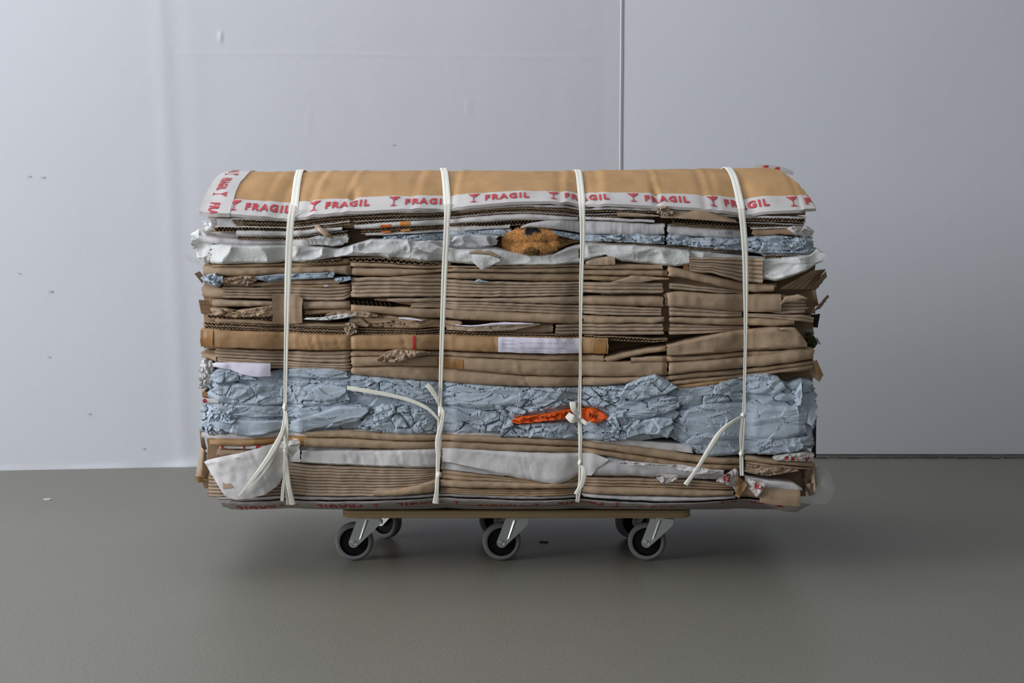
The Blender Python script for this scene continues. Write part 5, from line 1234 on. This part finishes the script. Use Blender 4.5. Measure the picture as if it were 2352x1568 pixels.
S('white_paper', PAPER, 'torn white skin curling off the rolled grey-white board', 'white', 'flat',
  "1420,1056 1440,1056 1480,1060 1540,1064 1600,1070 1660,1078", "1420,1060 1445,1066 1480,1066 1540,1070 1600,1092 1660,1086", yf=-.022, shell=.001, crum=dict(cw=40, ch=12, amp=.005, crack=.003, round=.002), ragged=2)
S('tape_scrap', 'tape scrap', 'torn red-printed tape scrap on the rolled grey-white board', 'tape', 'flat',
  "1505,1086 1520,1085 1550,1088 1558,1090", "1505,1092 1520,1110 1545,1103 1558,1094", yf=-.024, shell=.001, crum=dict(cw=20, ch=14, amp=.004, crack=.002, round=.002))
it = [(text_mesh('M'), 1512, 1540, 1098, 1089)]
q_ = COL.objects['tape_scrap.001'] if 'tape_scrap.001' in COL.objects else None
# ribbed packs near the bottom
B('deep ribbed kraft pack between frayed-tail and long-tail straps', 'kraft2', 'ribs',
  "660,1064 760,1068 900,1073 1002,1075", "660,1135 760,1137 860,1137 940,1133 980,1124 1002,1116", ribs=10, yf=-.005, ragged=2, amp=.004)
B('curved kraft board under the deep ribbed pack, rising to the long-tail knot', 'kraft', 'round',
  "860,1123 920,1120 970,1110 1002,1100", "860,1138 920,1136 970,1132 1002,1128", yf=-.010, amp=.005)
B('ribbed kraft pack end at the brighter corner behind the big white flap', 'kraft2', 'ribs',
  "476,1086 540,1086 660,1086", "480,1140 540,1139 660,1136", ribs=7, yf=.002, ragged=2)
B('thin kraft fold shadowed by the drooping white board', 'kraft', 'ribs',
  "1014,1077 1080,1084 1160,1093 1250,1100 1332,1090", "1014,1101 1080,1102 1160,1104 1250,1107 1332,1106", ribs=2, yf=.000)
B('kraft fold below the drooping white board, between long-tail and bow straps', 'kraft', 'round',
  "1012,1102 1080,1103 1160,1105 1250,1108 1332,1107", "1012,1118 1080,1119 1160,1120 1250,1120 1332,1120", yf=-.008, amp=.005)
B('darker kraft folds over the bottom taped board, between long-tail and bow straps', 'kraft3', 'ribs',
  "1012,1119 1080,1120 1160,1121 1250,1121 1332,1121", "1012,1132 1080,1134 1160,1137 1250,1137 1332,1135", ribs=3, yf=-.003)
B('upper kraft folds below the rolled grey-white board', 'kraft', 'ribs',
  "1338,1095 1400,1095 1500,1097 1600,1101 1690,1108", "1338,1115 1400,1115 1500,1117 1600,1121 1690,1124", ribs=3, yf=-.004)
B('lower kraft fold between bow strap and the torn fragile sticker', 'kraft', 'round',
  "1338,1116 1400,1116 1500,1118 1600,1122 1684,1126", "1338,1132 1400,1134 1500,1136 1600,1138 1684,1136", yf=-.008, amp=.006)
B('thin grey-brown fold resting on the bottom board beside the bow strap', 'grey', 'round',
  "1338,1133 1400,1135 1500,1137 1600,1139 1690,1137", "1338,1141 1400,1144 1500,1149 1600,1148 1690,1143", yf=-.003, amp=.005)
# bottom taped board (rests on the dolly)
DECK_TOP = float(P(1176, 1168, .09)[2])
S('grey_board', 'grey board', 'pale thin board just above the taped bottom board', 'grey', 'round',
  "506,1140 560,1140 660,1138 760,1139 860,1138 1000,1133 1100,1134 1200,1138 1332,1136", "506,1147 560,1148 660,1146 760,1147 860,1146 1000,1140 1100,1141 1200,1145 1332,1143", yf=.002, amp=.004, tilt=.01)
bt_ = S('taped_board', BOARD, 'bottom cardboard sheet wrapped in fragile tape, resting on the wooden dolly', 'tapedark', 'round',
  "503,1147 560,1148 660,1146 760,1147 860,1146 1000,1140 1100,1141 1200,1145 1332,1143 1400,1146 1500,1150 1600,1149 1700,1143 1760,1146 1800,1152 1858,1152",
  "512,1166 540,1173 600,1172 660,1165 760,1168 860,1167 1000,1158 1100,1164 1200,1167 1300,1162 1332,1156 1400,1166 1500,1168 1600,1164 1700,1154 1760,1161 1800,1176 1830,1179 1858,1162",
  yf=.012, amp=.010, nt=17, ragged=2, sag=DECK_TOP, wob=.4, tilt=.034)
it = []
for k in range(7):
    x_ = 545 + k * 184
    y_ = float(np.interp(x_ + 50, [540, 660, 1000, 1200, 1332, 1500, 1700, 1800], [1161, 1157, 1150, 1158, 1150, 1160, 1147, 1162])); it.append((WORD, x_ + 104, x_, y_, y_ + 16)); it.append((GLASS, x_ + 150, x_ + 122, y_ - 2, y_ + 16))
it = [q for q in it if q[2] < 1840]
printed('lettering', it, lambda u, v: bt_.at(u, v, .0012), 'red', bt_.o)
it = [(text_mesh('V'), 1806, 1826, 1172, 1158)]
patch(bt_, 'brown_edge', 'kraft3', "1010,1160 1100,1160 1250,1160 1320,1156", "1010,1162 1100,1165 1250,1166 1320,1158", eps=.0016)
# big white flap at the brighter corner
wf = S('white_flap', 'cardboard flap', 'big creased white flap with a torn brown spot at the lower brighter corner', 'white', 'flat',
  "471,1058 500,1049 560,1035 620,1019 660,1011 688,1011", "471,1062 490,1090 505,1112 520,1136 545,1143 580,1138 612,1132 640,1112 658,1082 672,1048 688,1028", yf=-.026, shell=.004, nt=15, wob=.6,
  yfun=lambda PX, PY, T: -.010 * np.sin(np.clip((PX - 471) / 217, 0, 1) * math.pi) - .0030 * np.exp(-((PY - 1062 + (PX - 480) * .22) / 2.0) ** 2) + .0020 * np.exp(-((PX - 590 - (PY - 1050) * .4) / 2.0) ** 2) + .0022 * np.exp(-((PY - 1096 + (PX - 480) * .25) / 2.0) ** 2) + .0015 * vn2(PX / 13, PY / 9, 5))
patch(wf, 'torn_spot', 'kraft', "516,1103 522,1108 532,1104 540,1112", "516,1118 522,1117 532,1116 540,1113", eps=.0012, dx=3)
# loose pieces at the lower brighter corner
flap('cardboard_flap', CF, 'pale kraft flap folded out at the lower brighter corner', 'kraft2', ((461, 1024), (474, 1040), (476, 1100), (448, 1100)), .02, .05, bend=-.01)
flap('cardboard_flap', CF, 'rolled kraft tip under the pale folded-out flap', 'tan', ((446, 1094), (470, 1092), (464, 1106), (452, 1108)), .015, .03, bend=-.006)
flap('cardboard_flap', CF, 'dark shred hanging below the rolled kraft tip', 'kraft3', ((462, 1100), (478, 1104), (476, 1120), (470, 1121)), .03, .04)
flap('cardboard_flap', CF, 'frayed board edge beside the white slivers at the brighter end', 'kraft3', ((458, 986), (465, 990), (474, 1030), (464, 1040)), .01, .03)
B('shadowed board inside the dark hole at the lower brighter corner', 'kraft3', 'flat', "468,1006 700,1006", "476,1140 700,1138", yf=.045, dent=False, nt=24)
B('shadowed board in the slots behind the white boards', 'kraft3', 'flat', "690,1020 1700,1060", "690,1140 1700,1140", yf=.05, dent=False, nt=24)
# ---- lower shaded corner
pf = S('printed_film', 'plastic film', 'red-printed white tape film curling over the boards at the shaded end', 'tape', 'flat',
  "1780,1044 1810,1040 1850,1037 1866,1042", "1780,1056 1810,1057 1850,1060 1866,1060", yf=-.012, depth=.1, crum=dict(cw=24, ch=10, amp=.004, crack=.003, round=.005))
it = [(text_mesh('IL'), 1800, 1832, 1053, 1044), (text_mesh('V'), 1845, 1858, 1058, 1048)]
printed('lettering', it, lambda u, v: pf.at(u, v, .0012), 'red', pf.o)
B('upper kraft edge under the printed film at the shaded end', 'kraft', 'round',
  "1712,1046 1760,1052 1800,1056 1866,1060", "1712,1058 1760,1062 1800,1066 1866,1072", yf=-.008, amp=.005, ragged=1)
B('lower kraft edge under the printed film at the shaded end', 'kraft', 'round',
  "1712,1059 1760,1063 1800,1067 1864,1073", "1712,1064 1760,1068 1800,1072 1864,1076", yf=-.004, amp=.004)
S('brown_film', 'plastic film', 'crumpled brown taped roll in the hollow of the shaded corner', 'brownfilm', 'flat',
  "1712,1064 1760,1066 1800,1070 1830,1074", "1712,1086 1750,1094 1780,1090 1830,1080", yf=-.006, depth=.2, crum=dict(cw=38, ch=16, amp=.008, crack=.006, round=.012))
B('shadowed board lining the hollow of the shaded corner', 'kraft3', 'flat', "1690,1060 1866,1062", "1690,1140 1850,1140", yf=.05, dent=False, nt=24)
S('white_board', 'white board', 'white board end with a slanted corner above the kraft block', 'white', 'flat',
  "1712,1094 1760,1100 1820,1106 1842,1120", "1712,1112 1760,1118 1820,1123 1842,1124", yf=-.006, ragged=1)
B('kraft block at the very bottom of the shaded corner', 'kraft', 'flat',
  "1744,1118 1790,1121 1844,1126", "1738,1152 1790,1157 1836,1160", yf=-.012, edge=.003, ragged=1)
B('kraft board end behind the torn fragile sticker', 'kraft3', 'round', "1686,1108 1720,1110 1748,1112", "1686,1142 1720,1144 1748,1146", yf=.0)
st = S('torn_sticker', 'sticker', 'torn fragile sticker wrapped round the hanging-tail strap foot', 'tape', 'flat',
  "1645,1100 1665,1088 1690,1076 1697,1082", "1645,1104 1665,1110 1685,1120 1697,1142", yf=-.022, shell=.0012, crum=dict(cw=24, ch=22, amp=.006, crack=.002, round=.002), ragged=1)
it = [(text_mesh('G'), 1658, 1676, 1102, 1086)]
printed('lettering', it, lambda u, v: st.at(u, v, .0015), 'red', st.o)
S('cardboard_scrap', 'cardboard scrap', 'orange-brown pointed peel beside the torn fragile sticker', 'tan', 'flat',
  "1690,1092 1700,1096 1716,1112", "1690,1136 1697,1147 1716,1116", yf=-.028, shell=.0015, crum=dict(cw=22, ch=30, amp=.005, crack=.002, round=.002))
s2 = S('torn_sticker', 'sticker', 'torn white sticker piece with pink print under the hanging-tail strap foot', 'tape', 'flat',
  "1712,1096 1724,1098 1736,1104 1753,1106", "1712,1118 1724,1126 1738,1142 1753,1118", yf=-.022, shell=.0012, crum=dict(cw=22, ch=18, amp=.005, crack=.002, round=.002))
it = [(text_mesh('L'), 1732, 1752, 1120, 1106)]
printed('lettering', it, lambda u, v: s2.at(u, v, .0015), 'red', s2.o)
flap('cardboard_flap', CF, 'twisted kraft strip hanging down at the lower shaded corner', 'kraft2', ((1862, 1062), (1872, 1062), (1878, 1110), (1866, 1138)), .01, .0, bend=-.008)
flap('cardboard_flap', CF, 'rolled end of the twisted kraft strip at the lower shaded corner', 'kraft', ((1852, 1112), (1868, 1108), (1872, 1134), (1858, 1138)), .0, .01, bend=-.008)
flap('cardboard_flap', CF, 'dark board edge running up the shaded end beside the blue paper', 'black', ((1866, 990), (1875, 960), (1874, 1050), (1864, 1050)), .05, .10)
a_ = np.linspace(0, 2 * math.pi, 40)[:-1]; v = [P(1884, 1116, .03)]; f = []
for k, aa in enumerate(a_):
    r_ = 1 + .05 * math.sin(3 * aa); v.append(P(1884 + 32 * r_ * math.cos(aa), 1116 + 44 * r_ * math.sin(aa) , .03 + .012 * math.sin(2 * aa)))
f = [(0, 1 + i, 1 + (i + 1) % 39) for i in range(39)]
o = mesh_obj('film_disc', v, f, mat('thin_film', (.8, .8, .78), .25, 0, alpha=.72, spec=.6)); tag(o, 'round translucent film bulging out past the lower shaded corner', 'plastic film')
S('plastic_film', 'plastic film', 'rumpled film behind the rolled kraft end at the shaded corner', 'brownfilm', 'flat', "1846,1076 1866,1076", "1846,1128 1866,1130", yf=.03, depth=.1, crum=dict(cw=14, ch=14, amp=.006, crack=.004, round=.006))

# ------------------------------------------------------------------ straps
def strap(label, front, xp0, xp1, widths, base_px):
    """front: pixel path up the face (x,y); xp0/xp1: column on the arched cover at its edge and crest; widths (m) along the face"""
    root = empty('strap', tuple(P(base_px[0], base_px[1], -.03))); bpy.context.view_layer.update(); tag(root, label, 'strap', None)
    fp = np.array([[float(v) for v in q.split(',')] for q in front.split()])
    pts = []; nr = []; wd = []
    n = 70
    t = np.concatenate([[0], np.cumsum(np.hypot(*np.diff(fp, axis=0).T))]); t /= t[-1]; s = np.linspace(0, 1, n)
    x = np.interp(s, t, fp[:, 0]); y = np.interp(s, t, fp[:, 1])
    x = np.convolve(np.pad(x, 2, 'edge'), np.ones(5) / 5, 'valid')
    yy = np.interp(y, [470, 500, 560, 700, 1080, 1110, 1165], [-.012, -.020, -.026, -.028, -.032, -.034, -.012])
    q = P(x, y, yy)
    for i in range(n):
        pts.append(q[i]); kk = max(0., (s[i] - .9) / .1) ; nr.append((0, -1 + .1 * kk, .45 * kk)); wd.append(np.interp(s[i], widths[0], widths[1]))
    w_top = wd[-1]
    for d in np.linspace(.012, .645, 46):
        xp = xp0 + (xp1 - xp0) * min(d / YA, 1.0)
        c = lid(np.array(xp), np.array(d), .0042); pts.append(c); sl = 1 - d / YA
        nr.append((0, -.5 * sl - .5 * max(0, 1 - d / .05), 1)); wd.append(w_top * 1.12)
    xb = pts[-1][0]; zt = pts[-1][2]
    for k in range(1, 14):
        pts.append(np.array([xb + (q[0][0] - xb) * k / 13, .668, zt - .01 + (DECK_TOP + .01 - zt) * k / 13])); nr.append((0, 1, 0)); wd.append(w_top)
    for k in range(1, 8):
        pts.append(np.array([q[0][0], 0.66 - .40 * k / 7.5, DECK_TOP + .001])); nr.append((0, 0, -1)); wd.append(w_top * .8)
    reparent(ribbon3('band', pts, wd, .0016, 'strap', None, nr, 5, bow=.08, groove=.0011), root)
    return root
def knot(root, x, y, dp, rx, ry, seed):
    bm = bmesh.new(); bmesh.ops.create_icosphere(bm, subdivisions=3, radius=1)
    c = P(x, y, dp)
    for v in bm.verts:
        k = 1 + .22 * mnoise.noise(v.co * 2.2 + Vector((seed, 0, 0))) + .10 * math.sin(v.co.z * 9 + v.co.x * 5)
        v.co = Vector((c[0] + v.co.x * rx * k / 1171, c[1] + v.co.y * .006 * k, c[2] + v.co.z * ry * k / 1171))
    me = bpy.data.meshes.new('knot'); bm.to_mesh(me); bm.free(); me.materials.append(M['strap']); me.shade_smooth()
    o = link(bpy.data.objects.new('knot', me)); reparent(o, root)
def tail(root, path, wid, n=30, bow=.12, name='tail'):
    p = smooth_path(path, n); w_ = np.interp(np.linspace(0, 1, n), np.linspace(0, 1, len(wid)), np.array(wid) / 1171.)
    reparent(ribbon3(name, p, w_, .0014, 'strap', None, None, 5, bow=bow, groove=.0008), root)
W = lambda *a: (np.linspace(0, 1, len(a)), np.array(a) / 1171.)
s1 = strap('cream strap with a frayed tail fanning over the big white flap', "664,1158 656,1100 655,1060 656,1030 656,1000 655,925 656,860 657,800 659,720 661,640 664,560 668,500 674,472", 676, 647,
           W(12, 9, 9, 8, 9, 10, 13, 15, 16, 16), (656, 700))
knot(s1, 655, 936, -.034, 6, 11, 1); knot(s1, 657, 1034, -.040, 6.5, 13, 2)
tail(s1, "655,945,-.036 650,985,-.042 636,1018,-.052 612,1058,-.060 582,1098,-.060 548,1139,-.058", (6, 9, 14, 12, 7, 3))
tail(s1, "655,950,-.034 652,990,-.040 640,1022,-.050 618,1066,-.059 592,1102,-.058 566,1128,-.057", (4, 6, 6, 5, 4, 2))
tail(s1, "657,1044,-.038 654,1090,-.036 650,1120,-.034 648,1150,-.030", (5, 6, 7, 8))
tail(s1, "657,1044,-.038 660,1085,-.036 664,1120,-.034 673,1158,-.024", (6, 9, 11, 12))
tail(s1, "656,940,-.037 659,975,-.040 658,1028,-.040", (5, 8, 6))
s2_ = strap('cream strap with a long loose tail lying across the blue paper', "1002,1156 1005,1088 1008,1020 1010,965 1011,920 1013,850 1015,780 1018,700 1020,640 1024,560 1027,500 1028,470", 1028, 1004,
            W(11, 9, 12, 9, 9, 10, 11, 12, 13, 13, 15), (1018, 700))
knot(s2_, 1008, 1090, -.036, 6, 7, 3); knot(s2_, 1012, 945, -.036, 6, 12, 4)
tail(s2_, "797,890,-.034 840,897,-.036 900,908,-.036 950,922,-.036 985,940,-.036 1009,966,-.034", (9, 10, 9, 8, 8, 5))
tail(s2_, "980,883,-.040 990,893,-.040 1001,910,-.038 1009,930,-.036", (11, 12, 9, 5))
tail(s2_, "1011,935,-.038 1018,948,-.042 1014,975,-.042 1006,1010,-.042 1007,1050,-.040 1006,1088,-.036", (6, 9, 12, 13, 9, 6))
tail(s2_, "1006,1092,-.036 1004,1120,-.034 1000,1155,-.026", (5, 9, 14))
s3 = strap('cream strap tied in a small bow over the orange bag', "1325,1152 1332,1120 1336,1088 1333,1060 1332,990 1331,930 1333,870 1333,800 1334,720 1335,640 1338,560 1338,500 1336,472", 1336, 1339,
           W(9, 12, 8, 9, 8, 6, 6, 7, 9, 10, 12, 14), (1335, 700))
knot(s3, 1332, 958, -.036, 5, 5, 5); knot(s3, 1333, 1062, -.036, 6, 7, 6)
tail(s3, "1316,922,-.040 1318,938,-.042 1330,957,-.036", (16, 14, 6), 16)
tail(s3, "1303,952,-.040 1316,962,-.044 1331,962,-.038", (14, 20, 7), 16)
tail(s3, "1333,960,-.038 1346,972,-.042 1357,968,-.040", (6, 10, 4), 14)
tail(s3, "1332,960,-.036 1334,1000,-.038 1332,1058,-.036", (6, 8, 5), 16)
tail(s3, "1334,1066,-.038 1342,1085,-.042 1337,1110,-.040 1322,1135,-.036", (5, 12, 11, 9), 18)
s4 = strap('cream strap with a stiff tail hanging diagonally towards the torn sticker', "1704,1092 1703,1060 1703,1040 1706,1000 1709,955 1710,880 1712,800 1713,700 1712,600 1709,540 1705,500 1702,480", 1702, 1713,
           W(9, 9, 8, 7, 7, 7, 9, 12, 13, 14, 15), (1712, 700))
knot(s4, 1707, 953, -.036, 6, 6, 7); knot(s4, 1703, 1042, -.038, 6, 7, 8)
tail(s4, "1704,956,-.040 1680,970,-.050 1655,992,-.056 1630,1030,-.058 1602,1075,-.058 1575,1113,-.056", (5, 9, 13, 11, 8, 12), bow=.2)
tail(s4, "1705,958,-.036 1702,985,-.040 1700,1010,-.040 1703,1038,-.038", (3, 4, 4, 4), 18)

# ------------------------------------------------------------------ wooden dolly
dl = empty('dolly', (0, .29, 0)); bpy.context.view_layer.update()
tag(dl, 'wooden dolly with six grey-tyred swivel castors carrying the bale', 'dolly')
YD0, YD1 = .09, .50
xl, xr_ = float(P(785, 1180, YD0)[0]), float(P(1588, 1180, YD0)[0]); zt = DECK_TOP; zb = float(P(1176, 1190, YD0)[2])
def rrect(x0, x1, y0, y1, r, n=8):
    o_ = []
    for cx_, cy_, a0 in ((x1 - r, y0 + r, -90), (x1 - r, y1 - r, 0), (x0 + r, y1 - r, 90), (x0 + r, y0 + r, 180)):
        for k in range(n + 1):
            a = math.radians(a0 + 90 * k / n); o_.append((cx_ + r * math.cos(a), cy_ + r * math.sin(a)))
    return o_
def plate(name, outline, z0, z1, m, par, bev=.0015):
    n = len(outline); cx_ = sum(p[0] for p in outline) / n; cy_ = sum(p[1] for p in outline) / n
    sh = lambda k: [(cx_ + (x - cx_) * k, cy_ + (y - cy_) * k) for x, y in outline]
    k = 1 - bev / .2
    rows = [[(x, y, z0) for x, y in sh(k)], [(x, y, z0 + bev) for x, y in outline], [(x, y, z1 - bev) for x, y in outline], [(x, y, z1) for x, y in sh(k)]]
    v = [p for r in rows for p in r]
    f = [(a * n + i, a * n + (i + 1) % n, (a + 1) * n + (i + 1) % n, (a + 1) * n + i) for a in range(3) for i in range(n)]
    f += [tuple(range(n - 1, -1, -1)), tuple(3 * n + i for i in range(n))]
    o = mesh_obj(name, v, f, M[m], None, None, 30); reparent(o, par); return o
plate('deck', rrect(xl, xr_, YD0, YD1, .022), zb, zt - .0035, 'ply', dl)
plate('anti_slip_mat', rrect(xl + .004, xr_ - .004, YD0 + .004, YD1 - .004, .020), zt - .0035, zt, 'rubber', dl, .0008)
def caster(px_axle, yc, ang, R=.0395):
    """axle pixel column gives the place of the wheel; ang turns the castor about the vertical"""
    xa = float(P(px_axle, 1242, yc)[0]); off = .030
    c = Vector((xa + off * math.cos(ang), yc + off * math.sin(ang), 0))    # swivel centre
    rot = lambda p: Vector((c.x + (p[0]) * math.cos(ang) - p[1] * math.sin(ang), c.y + p[0] * math.sin(ang) + p[1] * math.cos(ang), p[2]))
    def fin(mb_, name, mats, par, sm=35):
        mb_.v = [tuple(rot(q)) for q in mb_.v]; return mb_.build(name, mats, None, sm)
    fk = MB()
    # two stamped cheeks with a rounded foot at the axle, joined under the top plate
    ztop = zb - .006
    for s in (-1, 1):
        y0 = s * .0165; pol = []
        for k in range(9):
            a = math.radians(150 + 150 * k / 8); pol.append((-off + .0105 * math.cos(a), R + .0105 * math.sin(a)))
        pol += [(-.004, R + .0105), (.016, R + .030), (.024, ztop - .012), (.025, ztop), (-.022, ztop)]
        fk.prism(pol, y0 - .0012, y0 + .0012)
        # pressed rib down the cheek
        ys = y0 + s * .0012
        fk.add([(-.006, ys, ztop - .002), (.002, ys, ztop - .002), (-.012, ys, R + .012), (-.019, ys, R + .006), (-.002, ys + s * .0022, ztop - .002), (-.0155, ys + s * .0022, R + .010)],
               [(0, 4, 5, 3), (4, 1, 2, 5), (0, 1, 4), (3, 5, 2)])
    fk.box((.0015, 0, ztop - .001), (.047, .036, .003))
    v0 = len(fk.v); fk.lathe([(.0001, 0), (.019, 0), (.019, .006), (.0001, .006)], (0, 0, 0), 24)
    for i in range(v0, len(fk.v)):
        x_, y_, z_ = fk.v[i]; fk.v[i] = (x_, z_, ztop + y_)
    cf = fin(fk, 'caster_fork', M['steel'], dl)
    reparent(cf, dl)
    ax = (-off, 0, R)
    ty = MB(); prof = [(.0295, -.0105), (.034, -.0118), (.0375, -.0100), (.0392, -.006), (R, 0), (.0392, .006), (.0375, .0100), (.034, .0118), (.0295, .0105)]
    ty.lathe(prof, ax, 56); t_ = fin(ty, 'tyre', M['tyre'], cf, 50); reparent(t_, cf)
    hb = MB(); hb.lathe([(.0001, -.012), (.010, -.012), (.011, -.006), (.026, -.0055), (.0285, -.0098), (.0297, -.0100), (.0297, .0100), (.0285, .0098), (.026, .0055), (.011, .006), (.010, .012), (.0001, .012)], ax, 48)
    h_ = fin(hb, 'wheel_hub', M['hub'], cf); reparent(h_, cf)
    for s in (-1, 1):
        bo = MB(); 
        if s < 0: bo.lathe([(.0001, -.0215), (.0022, -.0215), (.0026, -.0198), (.0042, -.0198), (.0052, -.0205), (.0058, -.0195), (.0058, -.0175)], ax, 20)
        else: bo.lathe([(.0001, .0215), (.0048, .0215), (.0052, .0205), (.0052, .0175)], ax, 6)
        b_ = fin(bo, 'axle_bolt', M['steel'], cf); reparent(b_, cf)
    pm = MB(); pm.box((0, 0, zb - .0013), (.058, .046, .0026)); p_ = fin(pm, 'mounting_plate', M['steel'], cf); reparent(p_, cf)
for px_, y_, a_ in ((814, .135, 0), (1152, .135, 0.03), (1486, .135, -.14), (886, .36, -.62), (1142, .37, .15), (1452, .36, .45)):
    caster(px_, y_, a_)
